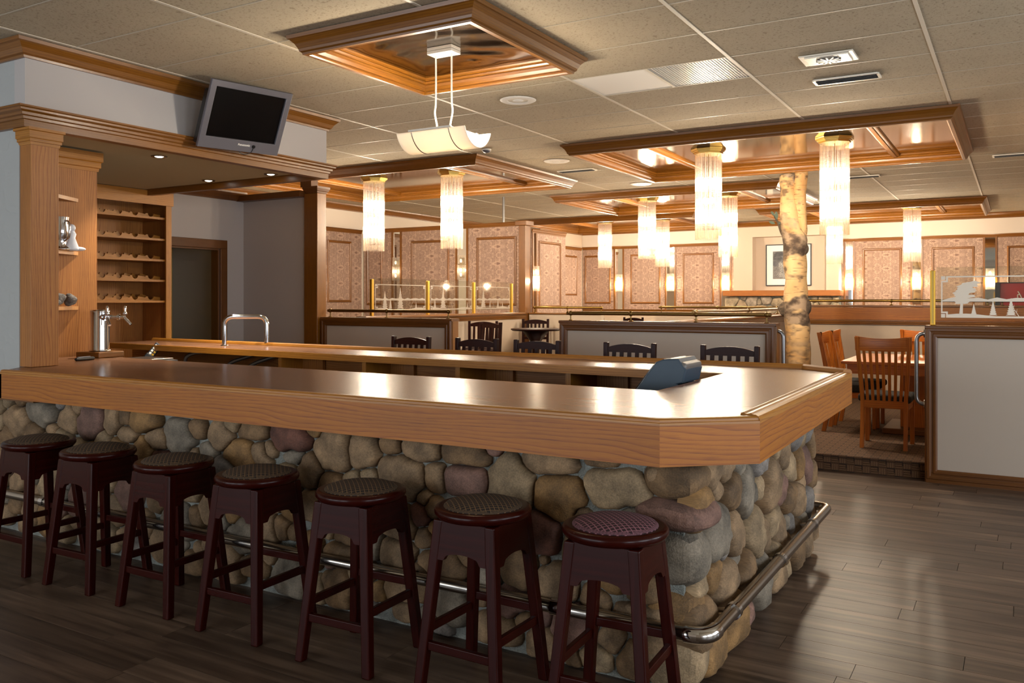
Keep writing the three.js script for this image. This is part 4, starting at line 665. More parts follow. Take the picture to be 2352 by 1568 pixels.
// ================================================================= ETCHED GLASS SCREENS
function etchShapes(w, h, v) {
  const out = [], S = (pts) => out.push(new THREE.ShapeGeometry(new THREE.Shape(pts.map((q) => new THREE.Vector2(...q)))).translate(0, 0, 0.00012 * out.length)), rr = mul(300 + v);
  const q = (x0, y0, x1, y1) => S([[x0, y0], [x1, y0], [x1, y1], [x0, y1]]), t = 0.011, m = 0.035, k = 0.045;
  const l = m, r = w - m, b = 0.02, u = h - 0.075;
  q(l + k, u - t, r - k, u); q(l, b + k, l + t, u - k); q(r - t, b + k, r, u - k); q(l + k, b, r - k, b + t);
  for (const [x, sx] of [[l, 1], [r, -1]]) for (const [y, sy] of [[u, -1], [b, 1]]) { const X = (a) => x + sx * a, Y = (a) => y + sy * a; S([[X(0), Y(0)], [X(k - 0.014), Y(0)], [X(k - 0.014), Y(k - 0.014)], [X(0), Y(k - 0.014)]]); S([[X(k - 0.008), Y(0)], [X(k + 0.006), Y(0)], [X(k + 0.006), Y(k + 0.006)], [X(0), Y(k + 0.006)], [X(0), Y(k - 0.008)], [X(k - 0.008), Y(k - 0.008)]]); }
  const gy = b + t, my = gy + (u - gy) * 0.38, hill = [[l + t, my - 0.004]]; for (let i = 0; i <= 16; i++) hill.push([l + t + (r - l - 2 * t) * i / 16, my + 0.008 + 0.022 * Math.abs(Math.sin(i * 1.3 + v)) ]); hill.push([r - t, my - 0.004]); S(hill);
  const gr = [[l + k, gy]]; for (let i = 0; i <= 14; i++) gr.push([l + k + (r - l - 2 * k) * i / 14, gy + 0.02 * Math.max(0, Math.sin(i * 0.55 + 0.6 + v * 0.4)) + 0.004]); gr.push([r - k, gy]); S(gr);
  const fir = (x, s) => { const L = [], Rr = [], n = 8; for (let i = 0; i < n; i++) { const y = gy + 0.012 + s * i / n, e = s * 0.26 * (1 - i / n); L.push([x - e, y], [x - e * 0.55, y + s / n * 0.7]); Rr.push([x + e, y], [x + e * 0.55, y + s / n * 0.7]); } S([...Rr, [x, gy + 0.012 + s], ...L.reverse()]); };
  const xs = v === 0 ? [0.24, 0.36, 0.47, 0.57] : v === 1 ? [0.2, 0.3, 0.78] : v === 2 ? [0.12, 0.86] : [0.18, 0.4, 0.62, 0.75]; xs.forEach((a, i) => fir(w * a, (u - gy) * (0.28 + 0.14 * ((i * 7 + v) % 3) / 2 + (v === 1 && i === 0 ? 0.35 : 0))));
  const wx = w * 0.16, wh = (u - gy) * 0.88;
  if (v === 0) {                           // the windswept pine: a leaning trunk with flat pads of foliage
    S([[wx - 0.016, gy], [wx + 0.012, gy], [wx + 0.014, gy + wh * 0.4], [wx + 0.03, gy + wh * 0.9], [wx + 0.022, gy + wh * 0.9], [wx - 0.004, gy + wh * 0.4]]);
    for (const [dx, f, e, hh] of [[0.012, 0.42, 0.062, 0.02], [-0.012, 0.53, 0.05, 0.018], [0.05, 0.56, 0.055, 0.014], [0.006, 0.65, 0.066, 0.024], [0.03, 0.76, 0.07, 0.024], [0.05, 0.87, 0.075, 0.024], [0.085, 0.93, 0.05, 0.018], [0.07, 0.7, 0.04, 0.012]]) { const pts = []; for (let n = 0; n < 18; n++) { const a = n / 18 * 6.283, q3 = 1 + 0.18 * Math.sin(5 * a + dx * 90) + 0.1 * Math.sin(9 * a); pts.push([wx + dx + e * Math.cos(a) * q3, gy + wh * f + hh * Math.sin(a) * q3 + 0.1 * e * Math.cos(a)]); } S(pts); }
  } else fir(w * (v === 1 ? 0.48 : v === 2 ? 0.3 : 0.22), (u - gy) * 0.86);
  const tw = (x, a, L) => { const e = [x + Math.cos(a) * L, gy + Math.sin(a) * L]; S([[x - 0.003, gy], [x + 0.003, gy], [e[0] + 0.001, e[1]], [e[0] - 0.001, e[1]]]); for (let i = 0; i < 3; i++) { const s = 0.4 + 0.2 * i, p = [x + Math.cos(a) * L * s, gy + Math.sin(a) * L * s], f2 = a + (i % 2 ? 0.7 : -0.7), q2 = [p[0] + Math.cos(f2) * L * 0.35, p[1] + Math.sin(f2) * L * 0.35]; S([[p[0] - 0.002, p[1]], [p[0] + 0.002, p[1]], q2]); } };
  tw(w * 0.66, 1.0, (u - gy) * 0.42); tw(w * 0.52, 2.1, (u - gy) * 0.3);
  return mergeGeometries(out.map((g) => { const n = g.attributes.normal; for (let i = 0; i < n.count; i++) n.setXYZ(i, 0, 0, 1); return g; }));
}
function screenPanel(label, w, h, v, pos, turn) {
  const g = thing('etched_glass_panel', label, 'glass screen', 'etched glass screens');
  const pn = part(g, 'pane', new THREE.BoxGeometry(w, h, 0.008).translate(w / 2, h / 2 + 0.045, 0), M.glass); part(pn, 'etching', etchShapes(w, h, v).translate(0, 0.045, 0.0055), v ? M.etchFaint : M.etch);
  g.position.set(...pos); g.rotation.y = turn; return g;
}
function brassPost(label, x, y, z) { const p = thing('screen_post', label, 'post', 'brass posts of the glass screens'); part(p, 'post', new RoundedBoxGeometry(0.04, 0.46, 0.04, 2, 0.006).translate(0, 0.23, 0), M.gold); part(p, 'slot', new THREE.BoxGeometry(0.012, 0.44, 0.042).translate(0, 0.235, 0), M.brass); p.position.set(x, y, z); }
{
  const y = 1.3155, x = -6.9, zs = [-8.25, -9.42, -10.56, -11.65], ord = ['nearest', 'second', 'third', 'farthest'];
  zs.forEach((z, i) => brassPost('brass screen post on the receding half wall, ' + ord[i] + ' of four from the left', x, y, z));
  for (let i = 0; i < 3; i++) screenPanel('etched pine landscape glass panel on the receding half wall, ' + ['left', 'middle', 'right'][i] + ' of three', zs[i] - zs[i + 1] - 0.05, 0.43, i + 1, [x, y, zs[i] - 0.025], Math.PI / 2);
  brassPost('brass screen post at the corner of the right half wall', -0.615, 1.3055, -7.985); screenPanel('large etched windswept tree glass panel on the right half wall', 1.15, 0.44, 0, [-0.588, 1.3055, -7.985], 0);
}

// ================================================================= CRYSTAL PENDANTS AND SCONCES
const rodGeo = (n, r, y0, y1, rad, arc = 6.28318, a0 = 0) => merge(Array.from({ length: n }, (_, i) => { const a = a0 + arc * i / n; return new THREE.CylinderGeometry(rad, rad, y1 - y0, 5, 1, true).translate(Math.cos(a) * r, (y0 + y1) / 2, Math.sin(a) * r); }));
const pendantBase = (() => {
  const g = new THREE.Group(), oct = (r, h, y) => { const q = new THREE.CylinderGeometry(r, r * 0.985, h, 8).rotateY(Math.PI / 8).translate(0, y, 0).toNonIndexed(); q.computeVertexNormals(); return q; };
  part(g, 'cap', merge(oct(0.195, 0.016, 1.02), oct(0.18, 0.014, 1.005), oct(0.198, 0.008, 1.032)), M.brass); part(g, 'plate', oct(0.165, 0.02, 0.99), M.brass);
  stuff(part(g, 'outer_rods', rodGeo(42, 0.14, 0.02, 0.985, 0.0092), M.rod)); stuff(part(g, 'inner_rods', rodGeo(12, 0.105, 0.035, 0.985, 0.009), M.rod));
  part(g, 'stem', new THREE.CylinderGeometry(0.006, 0.006, 0.75, 8).translate(0, 0.62, 0), M.brass);
  for (const [y, n] of [[0.66, 3], [0.46, 3], [0.24, 3]]) for (let i = 0; i < n; i++) { const a = i / n * 6.283 + y * 5; part(g, 'bulb', new THREE.SphereGeometry(0.024, 12, 8).scale(1, 1.5, 1).translate(Math.cos(a) * 0.045, y, Math.sin(a) * 0.045), M.bulb); }
  return g;
})();
{
  const spots = []; COF.slice(1).forEach(([a, b, c, d]) => { const cx = (a + b) / 2, cz = (c + d) / 2; spots.push([cx - 0.68, cz], [cx + 0.68, cz]); });
  spots.splice(0, 10, [-7.74, -9.30], [-6.47, -9.37], [-3.006, -9.44], [-1.654, -9.44], [-5.325, -13.43], [-3.97, -13.47], [-7.66, -16.89], [-6.35, -16.87], [-2.98, -17.01], [-1.647, -17.01]);
  const L = ['leftmost crystal rod pendant, hanging past the television', 'crystal rod pendant second from the left, under the left coffer', 'near crystal rod pendant left of the birch trunk, under the large coffer', 'nearest and largest crystal rod pendant, right of the birch trunk', 'crystal rod pendant under the middle coffer, on its left', 'crystal rod pendant partly hidden behind the near one left of the birch', 'far crystal rod pendant on the left under the back left coffer', 'far crystal rod pendant beside the middle coffer pendant, back left coffer', 'far crystal rod pendant behind the nearest one, right of the fireplace', 'small far crystal rod pendant at the far right'];
  spots.forEach(([x, z], i) => { const g = i ? pendantBase.clone() : pendantBase; g.name = numbered('crystal_pendant'); g.userData = { label: L[i], category: 'pendant lamp', group: 'crystal rod pendants' }; g.position.set(x, H - 0.006 - 1.037, z); scene.add(g); });
  spots.forEach(([x, z], i) => { const g = scene.getObjectByName(i ? 'crystal_pendant_' + String(i).padStart(3, '0') : 'crystal_pendant'); for (const y of [0.66, 0.30]) { const p = new THREE.PointLight(new THREE.Color().setRGB(1, 0.93, 0.82), LAMP.pendant / 2, 0, 2); p.position.set(0, y, 0); p.shadow.radius = 4; p.castShadow = true; g.add(p); } });
}
const sconceBase = (lit) => {
  const g = new THREE.Group();
  part(g, 'backplate', new THREE.BoxGeometry(0.10, 0.34, 0.012).translate(0, 0.2, 0.006), M.brass);
  stuff(part(g, 'upper_rods', rodGeo(12, 0.07, 0.26, 0.41, 0.008, Math.PI, 0.1).translate(0, 0, 0.012), M.rodFrost)); stuff(part(g, 'lower_rods', rodGeo(12, 0.075, 0.0, 0.255, 0.008, Math.PI, 0.1).translate(0, 0, 0.012), M.rodFrost));
  part(g, 'rod_ring', new THREE.TorusGeometry(0.076, 0.004, 6, 20, Math.PI).rotateX(Math.PI / 2).translate(0, 0.257, 0.012), M.brass);
  for (const y of [0.08, 0.16, 0.32]) part(g, 'bulb', new THREE.SphereGeometry(0.02, 12, 8).scale(1, 1.7, 1).translate(0, y, 0.04), lit ? M.bulb : M.bulbDim);
  return g;
};
{
  const lit = sconceBase(true), dim = sconceBase(false); let a = 0, b = 0;
  const add = (k, label, x, y, z, turn, power) => { const p = k ? (a++ ? lit.clone() : lit) : (b++ ? dim.clone() : dim); p.name = numbered('wall_sconce'); p.userData = { label, category: 'wall lamp', group: 'crystal wall sconces' }; p.position.set(x, y, z); p.rotation.y = turn; scene.add(p); if (power) p.userData.power = power; return p; };
  const z5 = ZB + 0.016, all = [
    add(1, 'crystal wall sconce on the first mirror strip left of the fireplace wall corner', -8.285, 1.72, z5, 0, 1), add(1, 'crystal wall sconce on the second mirror strip of the dining end wall', -6.985, 1.72, z5, 0, 1), add(1, 'crystal wall sconce on the mirror strip next to the fireplace, left side', -5.68, 1.72, z5, 0, 1),
    add(1, 'crystal wall sconce on the mirror strip next to the fireplace, right side', -3.05, 1.72, z5, 0, 1), add(1, 'crystal wall sconce between two panels left of the right glass screen', -1.765, 1.72, z5, 0, 1), add(1, 'crystal wall sconce seen through the right etched glass screen', -0.465, 1.72, z5, 0, 1),
    add(0, 'dim crystal sconce on the left mirror strip of the booth wall', -9.505, 1.86, -12.056, 0, 0.06), add(0, 'dim crystal sconce on the right mirror strip of the booth wall', -8.11, 1.86, -12.056, 0, 0.06), add(0, 'dim crystal sconce on the mirror beside the oak post', XL + 0.02, 1.62, -10.825, Math.PI / 2, 0.06), add(1, 'crystal sconce on the wallpapered partition beside its end post', -6.84, 1.66, -12.28, Math.PI / 2, 0.5)];
  for (const p of all) { const w = p.userData.power; delete p.userData.power; const l = new THREE.PointLight(new THREE.Color().setRGB(1, 0.87, 0.68), LAMP.sconce * w, 0, 2); l.position.set(0, 0.16, 0.04); l.shadow.radius = 2; l.castShadow = true; p.add(l); }
}
{ // white trough pendant over the bar
  const g = thing('trough_pendant', 'white frosted glass trough pendant hanging from the square coffer', 'pendant lamp'), x = -3.325, z = -4.72, yt = H - 0.006;
  part(g, 'canopy', merge(cbox(0.20, 0.022, 0.11, x, yt - 0.012, z, 'x', 0.003), cbox(0.20, 0.022, 0.11, x, yt - 0.036, z, 'x', 0.003)), M.whiteMetal);
  for (const s of [-1, 1]) part(g, 'stem', tube([[x + s * 0.065, yt - 0.045, z], [x + s * 0.064, 2.98, z], [x + s * 0.066, 2.84, z], [x + s * 0.072, 2.78, z], [x + s * 0.055, 2.70, z], [x + s * 0.05, 2.655, z]], 0.0065, 10, 40), M.whiteMetal);
  part(g, 'lamp_holder', cbox(0.16, 0.02, 0.05, x, 2.645, z, 'x', 0.004), M.whiteMetal); part(g, 'cross_bar', merge(cbox(0.34, 0.012, 0.02, x, 2.642, z + 0.16), cbox(0.34, 0.012, 0.02, x, 2.642, z - 0.16), cbox(0.012, 0.012, 0.32, x - 0.15, 2.642, z), cbox(0.012, 0.012, 0.32, x + 0.15, 2.642, z)), M.whiteMetal);
  const Rr = 0.168, pos = [], uv = [], ix = [], NA = 28, NL = 12, Lh = 0.275;      // the glass: a curved sheet, open above, its ends cut on a curve
  for (const rr of [Rr, Rr - 0.006]) for (let j = 0; j <= NL; j++) for (let i = 0; i <= NA; i++) { const t = i / NA * 2 - 1, a = t * 1.27, s = j / NL * 2 - 1, xx = s * Lh; pos.push(x + xx, 2.675 - rr * Math.cos(a) + 0.01, z + rr * Math.sin(a)); uv.push(i / NA, j / NL); }
  const W = NA + 1, off = W * (NL + 1); for (let j = 0; j < NL; j++) for (let i = 0; i < NA; i++) { const q = j * W + i; ix.push(q, q + 1, q + W + 1, q, q + W + 1, q + W, off + q, off + q + W + 1, off + q + 1, off + q, off + q + W, off + q + W + 1); }
  for (let j = 0; j < NL; j++) for (const i of [0, NA]) { const q = j * W + i; ix.push(q, q + W, off + q + W, q, off + q + W, off + q); } for (let i = 0; i < NA; i++) for (const j of [0, NL]) { const q = j * W + i; ix.push(q, q + 1, off + q + 1, q, off + q + 1, off + q); }
  const gg = new THREE.BufferGeometry(); gg.setAttribute('position', new THREE.Float32BufferAttribute(pos, 3)); gg.setAttribute('uv', new THREE.Float32BufferAttribute(uv, 2)); gg.setIndex(ix); gg.computeVertexNormals(); part(g, 'glass_shade', gg, M.opal);
  for (const s of [-1, 1]) { const pts = []; for (let i = 0; i <= 20; i++) { const a = (i / 20 * 2 - 1) * 1.26; pts.push([x + s * 0.15, 2.685 - (Rr + 0.002) * Math.cos(a), z + (Rr + 0.002) * Math.sin(a)]); } part(g, 'strap', tube(pts, 0.0035, 6, 40), M.steel); }
  for (const s of [-0.16, 0, 0.16]) { part(g, 'bulb', new THREE.SphereGeometry(0.022, 12, 8).scale(1.8, 1, 1).translate(x + s, 2.61, z), M.bulb); const p = new THREE.PointLight(new THREE.Color().setRGB(1, 0.91, 0.76), LAMP.glass / 3, 0, 2); p.position.set(x + s, 2.61, z); p.shadow.radius = 2; p.castShadow = true; g.add(p); }
  settle(g);
}

// ================================================================= CEILING FITTINGS
{
  const sp = (label, x, z, r) => { const g = thing('ceiling_speaker', label, 'ceiling speaker'); part(g, 'rim', new THREE.LatheGeometry([[r * 0.55, -0.004], [r * 0.62, -0.012], [r * 0.9, -0.01], [r, -0.002], [r, 0], [r * 0.5, 0]].map((q) => new THREE.Vector2(...q)), 40), M.white); part(g, 'grille', new THREE.CylinderGeometry(r * 0.55, r * 0.55, 0.004, 32).translate(0, -0.003, 0), M.whiteMetal); part(g, 'dome', new THREE.SphereGeometry(r * 0.3, 20, 8, 0, 6.3, Math.PI / 2, Math.PI / 2).scale(1, 0.2, 1).translate(0, -0.005, 0), M.white); g.position.set(x, H - 0.0035, z); };
  sp('white round ceiling speaker between the square coffer and the light panel', -3.66, -6.29, 0.155); sp('white round ceiling speaker between the left and large near coffers', -4.86, -9.29, 0.16); sp('white round ceiling speaker at the near rim of the middle coffer', -4.75, -11.75, 0.16);
  const sm = thing('smoke_detector', 'small grey dome smoke detector behind the trough pendant', 'smoke detector'); part(sm, 'base', new THREE.CylinderGeometry(0.055, 0.055, 0.015, 28).translate(0, -0.0075, 0), M.whiteMetal); part(sm, 'dome', new THREE.SphereGeometry(0.048, 24, 10, 0, 6.3, Math.PI / 2, Math.PI / 2).scale(1, 0.6, 1).translate(0, -0.015, 0), M.silver); sm.position.set(-5.16, H - 0.004, -8.16);
  const v = thing('exhaust_fan_grille', 'square white ceiling fan with a round slotted grille', 'vent'); part(v, 'frame', merge(cbox(0.36, 0.012, 0.26, 0, -0.006, 0, 'x', 0.004), cbox(0.29, 0.012, 0.21, 0, -0.014, 0, 'x', 0.004)), M.whiteMetal); part(v, 'opening', new THREE.CylinderGeometry(0.082, 0.082, 0.004, 32).translate(0, -0.0225, 0), M.grey); for (let k = 0; k < 6; k++) part(v, 'rib', new THREE.BoxGeometry(0.165, 0.006, 0.01).rotateY(k * Math.PI / 6).translate(0, -0.026, 0), M.whiteMetal); part(v, 'louvre', merge(cbox(0.07, 0.003, 0.012, 0.035, -0.0255, 0.03), cbox(0.06, 0.003, 0.012, 0.035, -0.0255, 0.045)), M.grey); v.position.set(-1.14, H - 0.004, -6.28);
  const slot = (label, x, z, w) => { const s = thing('air_diffuser', label, 'vent', 'slotted ceiling air diffusers'); part(s, 'frame', merge(cbox(w, 0.012, 0.02, 0, -0.006, 0.075), cbox(w, 0.012, 0.02, 0, -0.006, -0.075), cbox(0.02, 0.012, 0.15, -w / 2, -0.006, 0), cbox(0.02, 0.012, 0.15, w / 2, -0.006, 0)), M.whiteMetal); part(s, 'duct', cbox(w - 0.02, 0.003, 0.14, 0, -0.0015, 0), M.black); for (let k = 0; k < 4; k++) part(s, 'blade', new THREE.BoxGeometry(w - 0.03, 0.003, 0.03).rotateX(0.6).translate(0, -0.009, -0.045 + k * 0.03), M.grey); s.position.set(x, H - 0.004, z); };
  slot('slotted air diffuser just behind the square ceiling fan', -1.13, -6.95, 0.46); slot('slotted air diffuser left of the large near coffer', -4.98, -10.1, 0.5); slot('slotted air diffuser right of the nearest pendant, far ceiling', -1.9, -12.6, 0.55); slot('slotted air diffuser at the right photo edge', 0.05, -11.6, 0.6);
  const l = thing('ceiling_light_panel', 'flat ceiling light with one plain white and one ribbed panel, unlit', 'ceiling light'), a = -2.985, m = -2.365, b = -1.745, z1 = -5.934, z0 = -6.551;
  part(l, 'plain_panel', box(a + 0.012, m - 0.008, H + 0.002, H + 0.012, z0 + 0.01, z1 - 0.01), M.white); part(l, 'ribbed_panel', merge(box(m + 0.008, b - 0.012, H + 0.004, H + 0.012, z0 + 0.01, z1 - 0.01), ...Array.from({ length: 28 }, (_, k) => box(m + 0.015 + k * 0.021, m + 0.022 + k * 0.021, H + 0.0005, H + 0.005, z0 + 0.012, z1 - 0.012))), M.lens); part(l, 'divider', box(m - 0.012, m + 0.012, H - 0.002, H + 0.004, z0, z1), M.grid); settle(l);
}

// ================================================================= FIREPLACE, PICTURE, SIGN
{
  const g = thing('fireplace', 'chimney breast with niche, oak mantel and rounded stone surround', 'fireplace'), x0 = -5.40, x1 = -3.2, zf = -18.72, n0 = -4.98, n1 = -3.45;
  part(g, 'breast_side', box(x0, n0, 1.72, H - 0.12, ZB + 0.06, zf), M.wallWarm); part(g, 'breast_side', box(n1, x1, 1.72, H - 0.12, ZB + 0.06, zf), M.wallWarm); part(g, 'breast_head', box(n0, n1, 2.88, H - 0.12, ZB + 0.06, zf), M.wallWarm); part(g, 'niche_back', box(n0, n1, 1.72, 2.88, ZB + 0.06, ZB + 0.12), M.wallWarm);
  part(g, 'mantel', box(x0 - 0.2, x1 + 0.05, 1.60, 1.72, ZB + 0.1, zf + 0.14, 'x', 0.006), M.fascia); const sc = part(g, 'surround_core', box(x0 - 0.05, x1, F, 1.60, ZB + 0.1, zf + 0.02), M.mortar);
  stoneField(sc, [], x0 - 0.04, x1 - 0.02, 1.1, 1.595, (u, v, n) => [u, v, zf + 0.02 + n * 0.7], 555, 0.10, 0.17, M.hearth);
  for (const q of sweep([[x0, zf], [x1, zf]], CROWN(H - 0.005), false, -1)) part(g, 'crown_moulding', q, M.trim);
  settle(g);
  const p = thing('framed_print', 'framed black and white print in a white mount in the fireplace niche', 'picture'), z = ZB + 0.13, cx = -4.27, cy = 2.27, w = 0.92, h = 0.86;
  part(p, 'mount', box(cx - w / 2, cx + w / 2, cy - h / 2, cy + h / 2, z, z + 0.012), M.white); const pr = new THREE.PlaneGeometry(w - 0.26, h - 0.26).translate(cx, cy, z + 0.0135); part(p, 'print', pr, std({ map: T.print, roughness: 0.5 }));
  for (const [a, b, c, d] of [[-w / 2 - 0.02, w / 2 + 0.02, -h / 2 - 0.02, -h / 2], [-w / 2 - 0.02, w / 2 + 0.02, h / 2, h / 2 + 0.02], [-w / 2 - 0.02, -w / 2, -h / 2, h / 2], [w / 2, w / 2 + 0.02, -h / 2, h / 2]]) part(p, 'frame_bar', box(cx + a, cx + b, cy + c, cy + d, z, z + 0.025), M.navy); settle(p);
  const s = thing('red_sign', 'glossy red sign panel with white script behind the right glass screen', 'sign'); part(s, 'frame', box(-0.32, -0.25, 1.35, 1.80, -16.1, -15.9), M.navy); part(s, 'frame_top', box(-0.25, 0.9, 1.785, 1.80, -16.08, -15.92), M.navy); part(s, 'panel', box(-0.25, 0.9, 1.32, 1.785, -16.05, -15.95), M.red); part(s, 'stand', box(-0.2, 0.8, F, 1.32, -16.06, -15.94), M.navy);
  const stroke = (pts) => tube(pts.map(([a, b]) => [a, b, -15.945]), 0.009, 6, 30);
  part(s, 'lettering', merge(stroke([[0.0, 1.655], [0.03, 1.60], [0.05, 1.55], [0.05, 1.54]]), stroke([[0.03, 1.60], [0.0, 1.60], [0.0, 1.55], [0.03, 1.53], [0.06, 1.535], [0.08, 1.54]]), stroke([[0.11, 1.535], [0.13, 1.60], [0.14, 1.60], [0.16, 1.55], [0.19, 1.60], [0.21, 1.60]]), stroke([[0.21, 1.60], [0.22, 1.54], [0.26, 1.55], [0.3, 1.6]])), M.white); settle(s);
}

// ================================================================= BIRCH
{
  const g = thing('birch_trunk', 'forked birch trunk standing from platform to ceiling in the dining room', 'tree'), X = -2.405, Z = -11.25;
  const trunk = (pts, seg = 22) => { // pts [x,y,z,r]
    const c = new THREE.CatmullRomCurve3(pts.map((p) => V3(p[0], p[1], p[2]))), n = 70, pos = [], uv = [], ix = [];
    for (let j = 0; j <= n; j++) { const t = j / n, P = c.getPoint(t), f2 = t * (pts.length - 1), i0 = Math.min(pts.length - 2, Math.floor(f2)), k = f2 - i0, r = pts[i0][3] * (1 - k) + pts[i0 + 1][3] * k; for (let i = 0; i <= seg; i++) { const a = i / seg * 6.28318, rr = r * (1 + 0.05 * Math.sin(3 * a + P.y * 5) + 0.04 * Math.sin(P.y * 17 + a * 2)); pos.push(P.x + Math.cos(a) * rr, P.y, P.z + Math.sin(a) * rr); uv.push(i / seg, P.y / 3.3); } }
    for (let j = 0; j < n; j++) for (let i = 0; i < seg; i++) { const a = j * (seg + 1) + i, b = a + seg + 1; ix.push(a, b, b + 1, a, b + 1, a + 1); }
    const q = new THREE.BufferGeometry(); q.setAttribute('position', new THREE.Float32BufferAttribute(pos, 3)); q.setAttribute('uv', new THREE.Float32BufferAttribute(uv, 2)); q.setIndex(ix); q.computeVertexNormals(); return q;
  };
  part(g, 'trunk', trunk([[X + 0.01, F, Z, 0.15], [X, 0.7, Z, 0.147], [X - 0.01, 1.2, Z, 0.15], [X - 0.04, 1.42, Z, 0.15], [X - 0.04, 1.8, Z, 0.135], [X - 0.05, 2.1, Z, 0.145], [X - 0.04, 2.28, Z, 0.15], [X - 0.1, 2.5, Z, 0.125], [X - 0.13, 2.8, Z, 0.1], [X - 0.14, 3.0, Z, 0.1], [X - 0.13, 3.12, Z, 0.11], [X - 0.13, 3.15, Z, 0.02]]), M.birch);
  part(g, 'limb', trunk([[X, 2.2, Z - 0.02, 0.06], [X + 0.02, 2.4, Z - 0.02, 0.085], [X, 2.7, Z - 0.03, 0.08], [X + 0.0, 2.95, Z - 0.03, 0.088], [X + 0.03, H - 0.005, Z - 0.03, 0.08]]), M.birchPale);
  const knot = (x, y, z, r, sx, sy) => { const q = new THREE.IcosahedronGeometry(r, 3), p = q.attributes.position; for (let i = 0; i < p.count; i++) { const v = V3().fromBufferAttribute(p, i).multiplyScalar(1 + 0.1 * Math.sin(p.getX(i) * 50) * Math.sin(p.getY(i) * 46 + 1)); p.setXYZ(i, v.x * sx, v.y * sy, v.z); } q.computeVertexNormals(); part(g, 'knot', q.translate(x, y, z), M.bark); };
  knot(X - 0.15, 1.40, Z + 0.02, 0.085, 1.2, 1.1); knot(X + 0.11, 1.42, Z, 0.055, 0.8, 1.8); knot(X + 0.08, 2.16, Z, 0.045, 0.9, 1.6); knot(X - 0.13, 0.86, Z, 0.03, 0.9, 1.4);
  part(g, 'branch', trunk([[X - 0.1, 2.22, Z, 0.04], [X - 0.2, 2.38, Z, 0.032], [X - 0.25, 2.5, Z, 0.02], [X - 0.33, 2.65, Z, 0.008]], 12), M.bark);
  const leaf = (x, y, a, s) => { const h = new THREE.Shape(); h.moveTo(0, 0); h.bezierCurveTo(0.03 * s, 0.03 * s, 0.03 * s, 0.08 * s, 0, 0.11 * s); h.bezierCurveTo(-0.03 * s, 0.08 * s, -0.03 * s, 0.03 * s, 0, 0); part(g, 'leaf', new THREE.ExtrudeGeometry(h, { depth: 0.002, bevelEnabled: false }).rotateZ(a).translate(x, y, Z + 0.02), M.leaf); };
  leaf(X - 0.27, 2.55, 0.1, 1); leaf(X - 0.25, 2.5, -1.4, 1.1); leaf(X - 0.29, 2.5, 1.2, 0.8); leaf(X - 0.30, 2.6, 0.6, 0.7);
  settle(g);
}

// ================================================================= CHAIRS AND TABLES
function darkChair(seatH, totH, w = 0.42) {     // back at local -z side is the backrest, seat towards +z
  const g = new THREE.Group(), d = 0.40, mt = M.mahogDark;
  part(g, 'seat', new RoundedBoxGeometry(w, 0.045, d, 2, 0.012).translate(0, seatH, 0), mt);
  for (const s of [-1, 1]) { const p = cbox(0.036, totH, 0.045, 0, totH / 2, 0, 'y', 0.006), q = p.attributes.position; for (let i = 0; i < q.count; i++) { const y = q.getY(i), t = Math.max(0, y - seatH) / (totH - seatH); q.setX(i, q.getX(i) + s * (w / 2 - 0.022 + 0.012 * t)); q.setZ(i, q.getZ(i) - d / 2 + 0.02 - 0.05 * t * t); } p.computeVertexNormals(); part(g, 'back_post', p, mt); part(g, 'leg', cbox(0.036, seatH - 0.02, 0.036, s * (w / 2 - 0.02), (seatH - 0.02) / 2, d / 2 - 0.025, 'y', 0.005), mt); }
  const tr = new THREE.Shape(), hw = w / 2 - 0.03; tr.moveTo(-hw, 0); tr.lineTo(hw, 0); tr.lineTo(hw, 0.04); tr.quadraticCurveTo(0, 0.098, -hw, 0.04); tr.closePath(); const tg = muv(new THREE.ExtrudeGeometry(tr, { depth: 0.022, bevelEnabled: false, curveSegments: 14 }), 'x'); tg.translate(0, totH - 0.078, -d / 2 - 0.035); part(g, 'top_rail', tg, mt);
  part(g, 'lower_rail', cbox(w - 0.06, 0.04, 0.022, 0, seatH + 0.09, -d / 2 + 0.012), mt);
  for (let i = 0; i < 5; i++) { const x = (i - 2) * (w - 0.1) / 5; const s = cbox(0.03, totH - seatH - 0.155, 0.014, x, 0, 0, 'y'); s.rotateX(-0.09); s.translate(0, (seatH + 0.1 + totH - 0.07) / 2, -d / 2 - 0.008); part(g, 'slat', s, mt); }
  for (const y of [0.2, 0.35]) for (const s of [-1, 1]) part(g, 'stretcher', cbox(0.02, 0.028, d - 0.05, s * (w / 2 - 0.02), y, 0, 'z'), mt); for (const z of [-d / 2 + 0.02, d / 2 - 0.025]) part(g, 'stretcher', cbox(w - 0.06, 0.028, 0.02, 0, 0.27, z), mt);
  return g;
}
